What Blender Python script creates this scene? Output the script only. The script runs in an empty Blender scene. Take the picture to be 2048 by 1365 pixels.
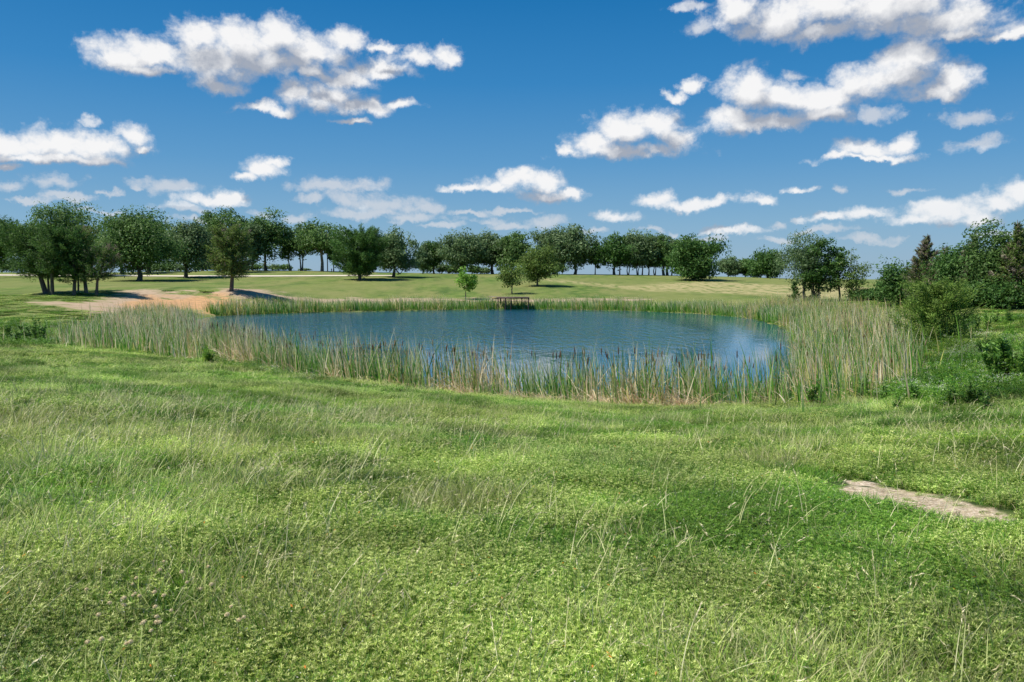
import bpy, math, random
import numpy as np
from mathutils import Vector
R = math.radians
rng = np.random.default_rng(7)
C = bpy.context.scene.collection
scene = bpy.context.scene

# ------------------------------------------------------------ camera
EYE = 1.65                      # camera height above the grass it stands on
FPX = 1593.0                    # focal length in photo pixels (28 mm)
HOR = 558.0                     # row of the true horizon
PITCH = math.atan((682.5 - HOR) / FPX)
cam_d = bpy.data.cameras.new("camera"); cam = bpy.data.objects.new("camera", cam_d); C.objects.link(cam)
cam.location = (0, 0, EYE); cam.rotation_euler = (R(90) - PITCH, 0, 0)
cam_d.lens = 28.0; cam_d.sensor_width = 36.0; cam_d.clip_start = 0.05; cam_d.clip_end = 20000
scene.camera = cam

# ------------------------------------------------------------ light
SUN_EL, SUN_AZ = R(58), R(-104)  # azimuth from +Y towards +X: the sun stands high on the left
sd = bpy.data.lights.new("sun", "SUN"); so = bpy.data.objects.new("sun", sd); C.objects.link(so)
sd.energy = 4.8; sd.angle = R(0.5); sd.color = (1.0, 0.95, 0.87)
to_sun = Vector((math.cos(SUN_EL) * math.sin(SUN_AZ), math.cos(SUN_EL) * math.cos(SUN_AZ), math.sin(SUN_EL)))
so.rotation_euler = to_sun.to_track_quat('Z', 'Y').to_euler()
so.location = (-60, 20, 120)
scene.view_settings.view_transform = 'Standard'; scene.view_settings.look = 'None'
scene.view_settings.exposure = 0.42; scene.view_settings.gamma = 1.0; scene.view_settings.use_curve_mapping = False
scene.cycles.max_bounces = 8; scene.cycles.transparent_max_bounces = 8
scene.cycles.diffuse_bounces = 3; scene.cycles.glossy_bounces = 3; scene.cycles.transmission_bounces = 3
scene.cycles.use_adaptive_sampling = True; scene.cycles.adaptive_threshold = 0.015
scene.cycles.caustics_reflective = False; scene.cycles.caustics_refractive = False

# ------------------------------------------------------------ world: sky and clouds
world = bpy.data.worlds.new("World"); scene.world = world; world.use_nodes = True
wt = world.node_tree; wt.nodes.clear()
def N(tree, typ, **kw):
    n = tree.nodes.new(typ)
    for k, v in kw.items():
        if k.startswith('in_'):
            n.inputs[int(k[3:])].default_value = v
        else: setattr(n, k, v)
    return n
def mth(t, op, a, b=None, c=None, clamp=False):
    n = t.nodes.new('ShaderNodeMath'); n.operation = op; n.use_clamp = clamp
    for i, v in enumerate((a, b, c)):
        if v is None: continue
        if isinstance(v, (int, float)): n.inputs[i].default_value = v
        else: t.links.new(v, n.inputs[i])
    return n.outputs[0]
def vm(t, op, a, b=None, c=None):
    n = t.nodes.new('ShaderNodeVectorMath'); n.operation = op
    for i, v in enumerate((a, b, c)):
        if v is None: continue
        if isinstance(v, (tuple, list)): n.inputs[i].default_value = v
        else: t.links.new(v, n.inputs[i])
    return n.outputs['Value'] if op == 'LENGTH' else n.outputs['Vector']
def maprange(t, v, a, b, c=0.0, d=1.0, kind='SMOOTHSTEP'):
    n = t.nodes.new('ShaderNodeMapRange'); n.interpolation_type = kind
    t.links.new(v, n.inputs[0])
    for i, x in zip((1, 2, 3, 4), (a, b, c, d)): n.inputs[i].default_value = x
    return n.outputs[0]
def mixc(t, f, a, b):
    n = t.nodes.new('ShaderNodeMix'); n.data_type = 'RGBA'
    if isinstance(f, (int, float)): n.inputs[0].default_value = f
    else: t.links.new(f, n.inputs[0])
    for i, v in ((6, a), (7, b)):
        if isinstance(v, (tuple, list)): n.inputs[i].default_value = (*v[:3], 1)
        else: t.links.new(v, n.inputs[i])
    return n.outputs[2]

def ray(px, py):                # direction of a photo pixel from the camera
    cx, cy = (px - 1024) / FPX, -(py - 682.5) / FPX
    d = np.array([cx, math.cos(PITCH) + cy * math.sin(PITCH), -math.sin(PITCH) + cy * math.cos(PITCH)])
    return d
def azel(px, py):
    d = ray(px, py); d = d / np.linalg.norm(d)
    return math.atan2(d[0], d[1]), math.asin(d[2])

SOLID = [(240,110,50,38),(305,108,62,26),(392,72,48,36),(430,130,70,45),(480,95,80,45),(572,80,56,38),(620,108,80,30),(690,88,48,24),(440,172,42,20),
 (545,130,90,30),(280,136,60,13),(640,150,50,18),(700,158,60,20),(770,140,60,19),(840,120,62,18),(890,115,34,18),(765,98,36,11),
 (600,186,44,26),(655,196,76,30),(520,217,60,12),(710,215,80,17),(800,213,44,13),(700,245,36,8),
 (20,290,80,28),(120,295,92,30),(200,297,70,26),(262,275,34,20),(285,300,16,9),(15,330,30,8),(100,318,130,12),
 (490,350,30,14),(530,340,45,20),(565,330,24,12),(435,402,66,15),(478,398,28,13),
 (930,374,45,9),(990,372,60,18),(1035,360,42,22),(1085,365,52,22),(1100,392,72,17),(1152,386,20,13),
 (1130,302,30,13),(1190,288,54,30),(1250,262,68,36),(1322,258,48,36),(1358,286,32,22),(1250,306,130,18),
 (1455,236,50,28),(1500,190,62,44),(1560,200,70,38),(1640,205,80,35),(1720,172,70,38),(1800,152,60,40),(1818,120,52,38),(1900,160,46,32),(1870,184,50,22),
 (1540,252,140,18),(1650,240,76,20),(1350,195,24,12),(1383,172,24,14),
 (1480,18,50,44),(1560,40,90,46),(1650,20,100,46),(1640,72,70,20),(1780,15,110,56),(1900,40,90,38),(1945,68,80,16),(2030,72,60,12),
 (1668,317,36,9),(1735,302,58,20),(1798,290,34,18),(1735,318,90,8),
 (1318,404,46,20),(1380,410,62,15),(1432,408,30,13),(1240,437,45,15),(1520,401,34,12),(1600,378,24,9),(1660,440,38,11),(1728,430,46,13),
 (1828,442,50,16),(1890,426,60,22),(1945,438,46,14),(1992,405,46,20),(2036,388,44,22),(1460,462,56,9)]
THIN = [(700,470,60,8),(420,445,60,7),(1180,470,40,7),(880,455,40,8),(1400,480,50,7),(620,400,40,9),(150,395,40,8),(60,400,50,6),(820,440,70,9),(1010,455,50,8),(1600,440,20,6),(110,367,50,16),(20,375,28,12),(208,385,24,6),(330,376,58,17),(278,380,20,8),(372,420,50,10),(650,376,62,17),(722,376,50,16),(690,402,60,18),
 (780,412,84,22),(862,422,40,16),(740,430,100,12),(970,445,40,11),(1080,446,50,15),(590,437,30,10),(520,433,26,9),(1955,290,45,14),(1825,378,40,8),
 (1340,470,13,8),(1302,464,18,8),(1550,450,17,9),(1670,378,14,9),(1740,482,50,8),(1560,480,40,7),(180,250,18,10),(1700,305,30,9),(1950,235,50,18),
 (1395,55,28,16),(1380,15,40,10),(1590,150,26,12),(1745,232,40,18),(205,420,30,5),(1020,425,60,7),(1640,465,60,8),(940,430,40,7),(1990,470,50,9)]

tc = N(wt, 'ShaderNodeTexCoord')
sep = N(wt, 'ShaderNodeSeparateXYZ'); wt.links.new(tc.outputs['Generated'], sep.inputs[0])
azn = mth(wt, 'ARCTAN2', sep.outputs[0], sep.outputs[1]); eln = mth(wt, 'ARCSINE', sep.outputs[2])
comb = N(wt, 'ShaderNodeCombineXYZ'); wt.links.new(azn, comb.inputs[0]); wt.links.new(eln, comb.inputs[1])
P0 = comb.outputs[0]
def fbm(p, scale, detail, rough=0.55, vec=False, stretch=(1, 1, 1), off=(0, 0, 0)):
    q = vm(wt, 'MULTIPLY_ADD', p, stretch, off)
    n = N(wt, 'ShaderNodeTexNoise'); n.noise_dimensions = '2D'
    n.inputs['Scale'].default_value = scale; n.inputs['Detail'].default_value = detail; n.inputs['Roughness'].default_value = rough
    wt.links.new(q, n.inputs['Vector'])
    return n.outputs['Color' if vec else 'Fac']
def union(p, blobs):
    cur = None
    for (cx, cy, rx, ry) in blobs:
        a, e = azel(cx, cy); sx, sy = FPX / rx / 1.22, FPX / ry / 1.22
        q = vm(wt, 'MULTIPLY_ADD', p, (sx, sy, 0), (-a * sx, -e * sy, 0))
        q = vm(wt, 'MAXIMUM', q, vm(wt, 'MULTIPLY', q, (-1, -1.35, 0)))
        l = vm(wt, 'LENGTH', q)
        if cur is None: cur = l
        else:
            n = wt.nodes.new('ShaderNodeMath'); n.operation = 'SMOOTH_MIN'
            wt.links.new(cur, n.inputs[0]); wt.links.new(l, n.inputs[1]); n.inputs[2].default_value = 0.25
            cur = n.outputs[0]
    return cur
def density(p, blobs, amp=1.0):
    w = vm(wt, 'SUBTRACT', fbm(p, 18, 6, 0.62, True), (0.5, 0.5, 0.5))
    pw = vm(wt, 'MULTIPLY_ADD', w, (0.050, 0.032, 0), p)
    u = mth(wt, 'SUBTRACT', 1.0, union(pw, blobs))
    n0 = fbm(p, 34, 9, 0.60, stretch=(1, 1.25, 1))
    vo = N(wt, 'ShaderNodeTexVoronoi'); vo.voronoi_dimensions = '2D'; vo.feature = 'SMOOTH_F1'; vo.normalize = True
    vo.inputs['Scale'].default_value = 30; vo.inputs['Detail'].default_value = 3; vo.inputs['Roughness'].default_value = 0.6; vo.inputs['Lacunarity'].default_value = 2.2; vo.inputs['Smoothness'].default_value = 0.35
    wt.links.new(vm(wt, 'MULTIPLY_ADD', w, (0.028, 0.028, 0), vm(wt, 'MULTIPLY', p, (1, 1.3, 1))), vo.inputs['Vector'])
    n1 = mth(wt, 'MULTIPLY_ADD', n0, 0.55, mth(wt, 'MULTIPLY_ADD', vo.outputs['Distance'], -0.62, 0.42))
    return mth(wt, 'MULTIPLY_ADD', mth(wt, 'SUBTRACT', n1, 0.5), 1.7 * amp, u), u, n1
OFF = (-0.010, 0.026, 0)
dA, uA, nA = density(P0, SOLID)
dB, uB, nB = density(vm(wt, 'ADD', P0, OFF), SOLID)
dC, uC, nC = density(P0, THIN, 1.3)
alphaS = maprange(wt, dA, -0.06, 0.78)
alphaT = mth(wt, 'MULTIPLY', maprange(wt, dC, -0.1, 0.85), 0.72)
alpha = mth(wt, 'MAXIMUM', alphaS, alphaT)
grad = mth(wt, 'MULTIPLY_ADD', mth(wt, 'SUBTRACT', nA, nB), 1.15, mth(wt, 'SUBTRACT', uA, uB))
core = maprange(wt, uB, 0.1, 0.9, 0.0, 0.42, 'SMOOTHSTEP')
lit = mth(wt, 'ADD', mth(wt, 'MULTIPLY_ADD', grad, 0.90, 0.50), mth(wt, 'MULTIPLY', core, -1.0), clamp=True)  # sunlit tops and shaded undersides painted into the cloud colour
lowf = maprange(wt, eln, 0.0, 0.14, 0.80, 1.0)
thin_only = maprange(wt, mth(wt, 'SUBTRACT', alphaT, alphaS), 0.0, 0.2)
lit = mth(wt, 'MAXIMUM', lit, mth(wt, 'MULTIPLY', thin_only, 0.62))
cloud_col = mixc(wt, lit, (2.75, 3.05, 3.65), (6.9, 6.9, 6.95))
sky = N(wt, 'ShaderNodeTexSky'); sky.sky_type = 'NISHITA'; sky.sun_disc = False
sky.sun_elevation = SUN_EL; sky.sun_rotation = SUN_AZ; sky.altitude = 100; sky.air_density = 1.0; sky.dust_density = 0.6; sky.ozone_density = 3.0
hs = N(wt, 'ShaderNodeHueSaturation'); hs.inputs['Hue'].default_value = 0.492; hs.inputs['Saturation'].default_value = 1.35; hs.inputs['Value'].default_value = 0.80
wt.links.new(sky.outputs[0], hs.inputs['Color'])
cr = N(wt, 'ShaderNodeValToRGB'); E = cr.color_ramp.elements
stops = [(0.0, (.270, .430, .600)), (.13, (.190, .380, .595)), (.27, (.095, .295, .565)), (.45, (.030, .215, .510)), (.66, (.004, .150, .420)), (1.0, (.004, .125, .37))]
E[0].position = 0; E[0].color = (*stops[0][1], 1); E[1].position = 1; E[1].color = (*stops[-1][1], 1)
for q_, c_ in stops[1:-1]:
    e_ = E.new(q_); e_.color = (*c_, 1)
wt.links.new(maprange(wt, eln, 0.0, 0.52, 0, 1, 'LINEAR'), cr.inputs[0])
grad_sky = vm(wt, 'MULTIPLY', cr.outputs[0], (7.85, 7.85, 7.85))
clear = mixc(wt, 0.82, hs.outputs[0], grad_sky)
cl = mixc(wt, mth(wt, 'SUBTRACT', 1.0, lowf), cloud_col, clear)
final = mixc(wt, alpha, clear, cl)
bg = N(wt, 'ShaderNodeBackground'); bg.inputs['Strength'].default_value = 0.10
wo = N(wt, 'ShaderNodeOutputWorld')
wt.links.new(final, bg.inputs['Color']); wt.links.new(bg.outputs[0], wo.inputs[0])
world.cycles.sampling_method = 'MANUAL'; world.cycles.sample_map_resolution = 512

# ------------------------------------------------------------ helpers
def tag(o, label=None, cat=None, group=None, kind=None):
    if label: o['label'] = label
    if cat: o['category'] = cat
    if group: o['group'] = group
    if kind: o['kind'] = kind
    return o
def empty(name, loc, rz=0):
    o = bpy.data.objects.new(name, None); C.objects.link(o); o.location = loc; o.rotation_euler = (0, 0, rz)
    o.empty_display_size = 0.3
    return o
def np_mesh(name, V, F, mats, col=None, parent=None, smooth=False, link=True, fmat=None, attrs=None):
    V = np.asarray(V, np.float32); F = np.asarray(F, np.int32)
    me = bpy.data.meshes.new(name); k = F.shape[1] if len(F) else 4
    me.vertices.add(len(V)); me.vertices.foreach_set('co', V.ravel())
    if len(F):
        me.loops.add(F.size); me.loops.foreach_set('vertex_index', F.ravel())
        me.polygons.add(len(F)); me.polygons.foreach_set('loop_start', np.arange(0, F.size, k, dtype=np.int32))
        me.polygons.foreach_set('loop_total', np.full(len(F), k, np.int32))
        if smooth: me.polygons.foreach_set('use_smooth', np.ones(len(F), bool))
        if fmat is not None: me.polygons.foreach_set('material_index', np.asarray(fmat, np.int32))
    for m in (mats if isinstance(mats, (list, tuple)) else [mats]):
        if m: me.materials.append(m)
    if col is not None:
        a = me.attributes.new('col', 'FLOAT_COLOR', 'POINT')
        c4 = np.ones((len(V), 4), np.float32); c4[:, :3] = col; a.data.foreach_set('color', c4.ravel())
    for an, (typ, arr) in (attrs or {}).items():
        a = me.attributes.new(an, typ, 'POINT')
        a.data.foreach_set('vector' if typ == 'FLOAT_VECTOR' else 'value', np.asarray(arr).ravel())
    me.update(calc_edges=True); me.validate()
    o = bpy.data.objects.new(name, me)
    if link: C.objects.link(o)
    if parent: o.parent = parent
    return o
class MB:                        # collects pieces of quads
    def __init__(s): s.V = []; s.F = []; s.Cc = []; s.n = 0
    def add(s, V, F, col):
        V = np.asarray(V, float); s.V.append(V); s.F.append(np.asarray(F, int) + s.n); s.n += len(V)
        c = np.asarray(col, float); s.Cc.append(np.broadcast_to(c, (len(V), 3)) if c.ndim == 1 else c)
    def tube(s, pts, rad, col, sides=7):
        pts = np.asarray(pts, float); k = len(pts); V = []
        for i in range(k):
            t = pts[min(i + 1, k - 1)] - pts[max(i - 1, 0)]; t = t / (np.linalg.norm(t) + 1e-9)
            a = np.cross(t, [0.13, 0.97, 0.2]); a /= np.linalg.norm(a) + 1e-9; b = np.cross(t, a)
            for j in range(sides):
                an = 2 * math.pi * j / sides; V.append(pts[i] + rad[i] * (math.cos(an) * a + math.sin(an) * b))
        F = []
        for i in range(k - 1):
            for j in range(sides):
                j2 = (j + 1) % sides; F.append((i * sides + j, i * sides + j2, (i + 1) * sides + j2, (i + 1) * sides + j))
        s.add(V, F, col)
    def box(s, c, size, col, rz=0):
        c = np.asarray(c, float); h = np.asarray(size, float) / 2
        V = np.array([[x, y, z] for z in (-1, 1) for y in (-1, 1) for x in (-1, 1)], float) * h
        cr, sr = math.cos(rz), math.sin(rz); V[:, :2] = V[:, :2] @ np.array([[cr, sr], [-sr, cr]])
        s.add(V + c, [(0, 2, 3, 1), (4, 5, 7, 6), (0, 1, 5, 4), (2, 6, 7, 3), (0, 4, 6, 2), (1, 3, 7, 5)], col)
    def build(s, name, mat, parent=None, smooth=False, link=True):
        return np_mesh(name, np.concatenate(s.V), np.concatenate(s.F), mat, np.concatenate(s.Cc), parent, smooth, link)
def unit(v): return v / (np.linalg.norm(v, axis=-1, keepdims=True) + 1e-9)
def leaf_quads(mb, c, nrm, size, col, aspect=1.0, along=None, r=rng):
    n = len(c); rv = r.normal(size=(n, 3)) if along is None else along
    a = unit(rv - nrm * np.sum(rv * nrm, -1, keepdims=True)); b = np.cross(nrm, a)
    sz = np.asarray(size).reshape(-1, 1)
    a = a * sz; b = b * sz * aspect
    V = np.stack([c - a, c + b * 0.5 - a * 0.1, c + a, c - b * 0.5 - a * 0.1], 1).reshape(-1, 3)
    F = np.arange(4 * n).reshape(n, 4)
    mb.add(V, F, np.repeat(np.broadcast_to(col, (n, 3)), 4, 0))
def blades(mb, base, az, h, w, lean, bend, col, k=3, tipcol=None, r=rng):
    """thin tapering blades; lean = tilt at the root, bend = further tilt towards the tip"""
    n = len(base); t = np.linspace(0, 1, k + 1)
    d = np.stack([np.cos(az), np.sin(az), np.zeros(n)], 1); side = np.stack([-np.sin(az), np.cos(az), np.zeros(n)], 1)
    tw = r.uniform(0, 6.28, n); side = side * np.cos(tw)[:, None] + d * np.sin(tw)[:, None]
    pos = base.copy(); V = np.zeros((n, k + 1, 2, 3)); cc = np.zeros((n, k + 1, 2, 3))
    for i in range(k + 1):
        ww = w * (1 - t[i] ** 2 * 0.92) * 0.5
        V[:, i, 0] = pos - side * ww[:, None]; V[:, i, 1] = pos + side * ww[:, None]
        c = col if tipcol is None else col * (1 - t[i] ** 1.5) + tipcol * t[i] ** 1.5
        cc[:, i, 0] = c; cc[:, i, 1] = c
        ang = lean + bend * (t[i] + 0.5 / k) ** 1.6
        pos = pos + (d * np.sin(ang)[:, None] + np.array([0, 0, 1]) * np.cos(ang)[:, None]) * (h / k)[:, None]
    idx = np.arange(n * (k + 1) * 2).reshape(n, k + 1, 2)
    F = np.stack([idx[:, :-1, 0], idx[:, :-1, 1], idx[:, 1:, 1], idx[:, 1:, 0]], -1).reshape(-1, 4)
    mb.add(V.reshape(-1, 3), F, cc.reshape(-1, 3))
    return pos

# value noise on the ground plane
_perm = np.random.default_rng(3).random((256, 256))
def vnoise(x, y, s):
    x = np.asarray(x) / s + 91.7; y = np.asarray(y) / s + 37.3
    xi = np.floor(x).astype(int); yi = np.floor(y).astype(int); fx = x - xi; fy = y - yi
    fx = fx * fx * (3 - 2 * fx); fy = fy * fy * (3 - 2 * fy)
    g = lambda a, b: _perm[a & 255, b & 255]
    return (g(xi, yi) * (1 - fx) + g(xi + 1, yi) * fx) * (1 - fy) + (g(xi, yi + 1) * (1 - fx) + g(xi + 1, yi + 1) * fx) * fy
def fb(x, y, s, o=4):
    v = 0; a = 0.5; tot = 0
    for i in range(o):
        v = v + a * vnoise(x + i * 17.3, y - i * 9.1, s); tot += a; a *= 0.55; s *= 0.5
    return v / tot

# ------------------------------------------------------------ terrain
WATER = EYE - 4.0
def at(px, py, D):               # point seen at that pixel, D metres ahead
    d = ray(px, py); d = d * (D / d[1]); return np.array([d[0], D, EYE + d[2]])
def on_water(px, py):
    d = ray(px, py); t = (WATER - EYE) / d[2]; return d[0] * t, d[1] * t
POND = [on_water(*p) for p in [(372, 640), (352, 668), (352, 700), (430, 722), (560, 752), (700, 772), (850, 790), (1000, 802), (1120, 812), (1300, 820),
        (1450, 819), (1560, 808), (1590, 780), (1597, 740), (1592, 700), (1586, 672), (1570, 655), (1520, 641), (1470, 634), (1380, 627), (1250, 622), (1100, 619.5),
        (950, 619.5), (800, 622), (650, 625), (520, 629), (430, 633)]]
POND = np.array(POND)
def sdf(x, y, poly=POND):        # > 0 inside
    x = np.asarray(x, float).ravel(); y = np.asarray(y, float).ravel()
    d = np.full(len(x), 1e9); ins = np.zeros(len(x), bool)
    for i in range(len(poly)):
        a = poly[i]; b = poly[(i + 1) % len(poly)]; e = b - a; L = e @ e
        t = np.clip(((x - a[0]) * e[0] + (y - a[1]) * e[1]) / L, 0, 1)
        d = np.minimum(d, np.hypot(x - a[0] - t * e[0], y - a[1] - t * e[1]))
        c = (a[1] > y) != (b[1] > y)
        if abs(e[1]) > 1e-9: ins ^= c & (x < e[0] * (y - a[1]) / e[1] + a[0])
    return np.where(ins, d, -d)
CP = []
for px, prof in {
    1024: [(3.3, 0.0), (5, -.07), (8, -.35), (12, -.8), (18, -1.5), (24, -2.05)],
    500: [(3.3, 0.0), (8, -.28), (15, -.85), (25, -1.5), (33, -2.05)],
    100: [(3.3, 0.05), (8, -.12), (15, -.5), (25, -1.05), (35, -1.5), (45, -1.9)],
    -400: [(8, .1), (20, -.3), (45, -.9), (70, -.5), (100, .4)],
    1500: [(3.3, 0.0), (8, -.36), (12, -.85), (18, -1.55), (22.5, -2.1)],
    2000: [(3.3, 0.0), (8, -.3), (12, -.6), (20, -.85), (30, -1.0), (45, -.8)],
    2500: [(8, -.1), (15, -.3), (30, -.35), (60, .2), (110, 1.0)]}.items():
    for D, z in prof: CP.append(((px - 1024) / FPX * D, D, z))
for px, py, D in [(0, 640, 62), (150, 660, 56), (0, 600, 82), (90, 588, 90), (180, 588, 90), (200, 620, 74), (330, 626, 80), (463, 580, 95), (300, 604, 86), (400, 612, 90),
                  (107, 554, 160), (0, 556, 170), (280, 562, 140), (373, 556, 155), (0, 545, 200), (250, 545, 200), (500, 541, 200), (645, 543, 195),
                  (600, 600, 103), (800, 600, 110), (1024, 600, 112), (1250, 601, 110), (1450, 604, 104), (720, 560, 148), (787, 555, 158), (600, 565, 140),
                  (850, 548, 190), (1050, 549, 190), (1250, 550, 190), (1385, 560, 165), (1075, 573, 138), (1500, 555, 190), (1500, 585, 125),
                  (1609, 602, 95), (1700, 604, 92), (1750, 563, 190), (1650, 560, 190), (1560, 575, 140), (1795, 610, 74), (1850, 612, 66), (1960, 618, 58), (2048, 624, 56), (2000, 590, 100), (1950, 563, 190), (2300, 560, 190),
                  (1875, 690, 36), (1760, 648, 68), (1700, 655, 62), (1700, 800, 25.5), (1800, 760, 28), (1790, 700, 42), (1700, 720, 38), (-400, 540, 190)]:
    CP.append(tuple(at(px, py, D)))
for a in range(0, 360, 20):      # the land falls away beyond the ridge and is level behind the camera
    x, y = math.sin(R(a)), math.cos(R(a)); f = 1 if y > 0.3 else 0
    CP.append((x * 330, y * 330, -3.0 if f else 0.0)); CP.append((x * 700, y * 700, -9.0 if f else -6.0))
for x, y, z in [(0, 0, 0), (-8, -6, .1), (8, -6, .05), (0, -30, .4), (-40, -20, .5), (40, -20, .3), (-15, 2, .05), (15, 2, .0), (0, -100, 1)]: CP.append((x, y, z))
CP = np.array(CP)
def _U(r2): return 0.5 * r2 * np.log(r2 + 1e-9)
def _tps(P, z, lam=4.0):
    n = len(P); K = _U(((P[:, None] - P[None]) ** 2).sum(-1)) + lam * np.eye(n); Q = np.c_[np.ones(n), P]
    A = np.block([[K, Q], [Q.T, np.zeros((3, 3))]]); return np.linalg.solve(A, np.r_[z, 0, 0, 0])
_W = _tps(CP[:, :2], CP[:, 2])
def H(x, y):
    x = np.asarray(x, float).ravel(); y = np.asarray(y, float).ravel(); out = np.empty(len(x))
    for i in range(0, len(x), 40000):
        P = np.c_[x[i:i + 40000], y[i:i + 40000]]
        out[i:i + 40000] = _U(((P[:, None] - CP[None, :, :2]) ** 2).sum(-1)) @ _W[:-3] + _W[-3] + P @ _W[-2:]
    r = np.hypot(x, y); far = np.clip((r - 450) / 250, 0, 1); far = far * far * (3 - 2 * far)
    out = out * (1 - far) - 9.0 * far
    near = np.clip(1.2 - r / 60, 0.15, 1)
    out += (fb(x, y, 2.2, 3) - .5) * 0.26 * near * np.clip(r / 8, 0.3, 1) + (fb(x - 9, y + 70, .95, 2) - .5) * .13 * np.clip(r / 8, .5, 1) * near + (fb(x + 50, y, .55, 3) - .5) * 0.09 * np.clip(1.3 - r / 25, 0, 1)
    s = sdf(x, y)
    edge = (fb(x, y, 3.0, 3) - .5) * 1.2; s2 = s + np.clip(edge, -.5, .5)
    ins = WATER - 0.04 - 0.22 * np.clip(s2, 0, 4)
    outl = WATER + 0.04 + 0.12 * np.clip(-s2, 0, 3)
    o2 = np.where(s2 > 0, ins, np.maximum(out, outl))
    b = np.clip(-s2 / 3.0, 0, 1); b = b * b * (3 - 2 * b)
    return np.where(s2 > 0, ins, outl * (1 - b) + o2 * b)
def h1(x, y): return float(H([x], [y])[0])
def ground_at(px, D):
    x = (px - 1024) / FPX * D / math.cos(PITCH) * 1.0; 
    d = ray(px, 590); d = d * (D / d[1]); return np.array([d[0], D, h1(d[0], D)])

def poly_px(pts):                # an outline of (pixel, pixel, metres ahead) on the ground
    out = []
    for px, py, D in pts:
        d = ray(px, py); out.append((d[0] * D / d[1], D))
    return np.array(out)
def gpx(px, py, d0=2.5, d1=230):  # where the ray through a pixel meets the ground
    d = ray(px, py); t = np.geomspace(d0, d1, 600) / d[1]
    x, y, z = d[0] * t, d[1] * t, EYE + d[2] * t
    hh = H(x, y); k = np.nonzero(z < hh)[0]
    k = k[0] if len(k) else len(t) - 1
    return np.array([x[k], y[k], hh[k]])
def gpoly(pts): return np.array([gpx(*p)[:2] for p in pts])
SAND = gpoly([(1655, 980), (1700, 975), (1790, 980), (1850, 988), (1920, 1003), (1985, 1022), (2025, 1042), (1960, 1046), (1880, 1038), (1800, 1018), (1720, 997)])
SAND2 = gpoly([(1685, 962), (1720, 964), (1760, 972), (1752, 978), (1705, 972)])
DIRT = gpoly([(30, 601), (90, 601), (160, 604), (215, 594), (240, 580), (300, 578), (370, 582), (420, 590), (470, 577), (540, 580), (570, 592), (700, 596), (840, 597), (980, 596), (1060, 598), (1300, 597),
              (1300, 603), (1060, 605), (900, 605), (700, 608), (560, 608), (450, 618), (400, 630), (300, 634), (215, 630), (120, 621), (50, 608)])
ROAD = np.array([gpx(px, py)[:2] for px, py in [(-500, 548.5), (-200, 549.5), (0, 550.5), (100, 551.3), (250, 553), (400, 553.5), (550, 553.3), (700, 552.6), (800, 552.3)]])
print('road dist', ROAD[:, 1])

# ------------------------------------------------------------ materials
def mat(name):
    m = bpy.data.materials.new(name); m.use_nodes = True; t = m.node_tree; t.nodes.clear()
    o = t.nodes.new('ShaderNodeOutputMaterial'); return m, t, o
def leaf_mat(name, trans=0.35, rough=0.55, spec=0.25, patch=False):
    m, t, o = mat(name)
    a = N(t, 'ShaderNodeAttribute', attribute_name='col')
    oi = N(t, 'ShaderNodeObjectInfo')
    hs = N(t, 'ShaderNodeHueSaturation'); t.links.new(a.outputs['Color'], hs.inputs['Color'])
    if patch:                    # plants vary from one patch of ground to the next
        g = N(t, 'ShaderNodeNewGeometry')
        n = N(t, 'ShaderNodeTexNoise'); n.inputs['Scale'].default_value = 0.45; n.inputs['Detail'].default_value = 4; t.links.new(g.outputs['Position'], n.inputs['Vector'])
        v = maprange(t, n.outputs['Fac'], 0.32, 0.68, 0.60, 1.38, 'LINEAR')
        v = mth(t, 'MULTIPLY', v, maprange(t, oi.outputs['Random'], 0, 1, 0.8, 1.2, 'LINEAR'))
        t.links.new(v, hs.inputs['Value'])
        n2 = N(t, 'ShaderNodeTexNoise'); n2.inputs['Scale'].default_value = 0.17; n2.inputs['Detail'].default_value = 3; t.links.new(g.outputs['Position'], n2.inputs['Vector'])
        t.links.new(maprange(t, n2.outputs['Fac'], 0.35, 0.65, 0.488, 0.512, 'LINEAR'), hs.inputs['Hue'])
    p = N(t, 'ShaderNodeBsdfPrincipled'); p.inputs['Roughness'].default_value = rough; p.inputs['Specular IOR Level'].default_value = spec
    t.links.new(hs.outputs[0], p.inputs['Base Color'])
    tr = N(t, 'ShaderNodeBsdfTranslucent'); t.links.new(hs.outputs[0], tr.inputs['Color'])
    mx = N(t, 'ShaderNodeMixShader'); mx.inputs[0].default_value = trans
    t.links.new(p.outputs[0], mx.inputs[1]); t.links.new(tr.outputs[0], mx.inputs[2]); t.links.new(mx.outputs[0], o.inputs[0])
    return m
M_LEAF = leaf_mat('tree_leaves', 0.42)
M_GRASS = leaf_mat('meadow_leaves', 0.38, 0.5, 0.3, True)
M_REED = leaf_mat('reed_leaves', 0.45, 0.5, 0.3)
M_STRAW = leaf_mat('straw', 0.12, 0.6, 0.3)
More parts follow.
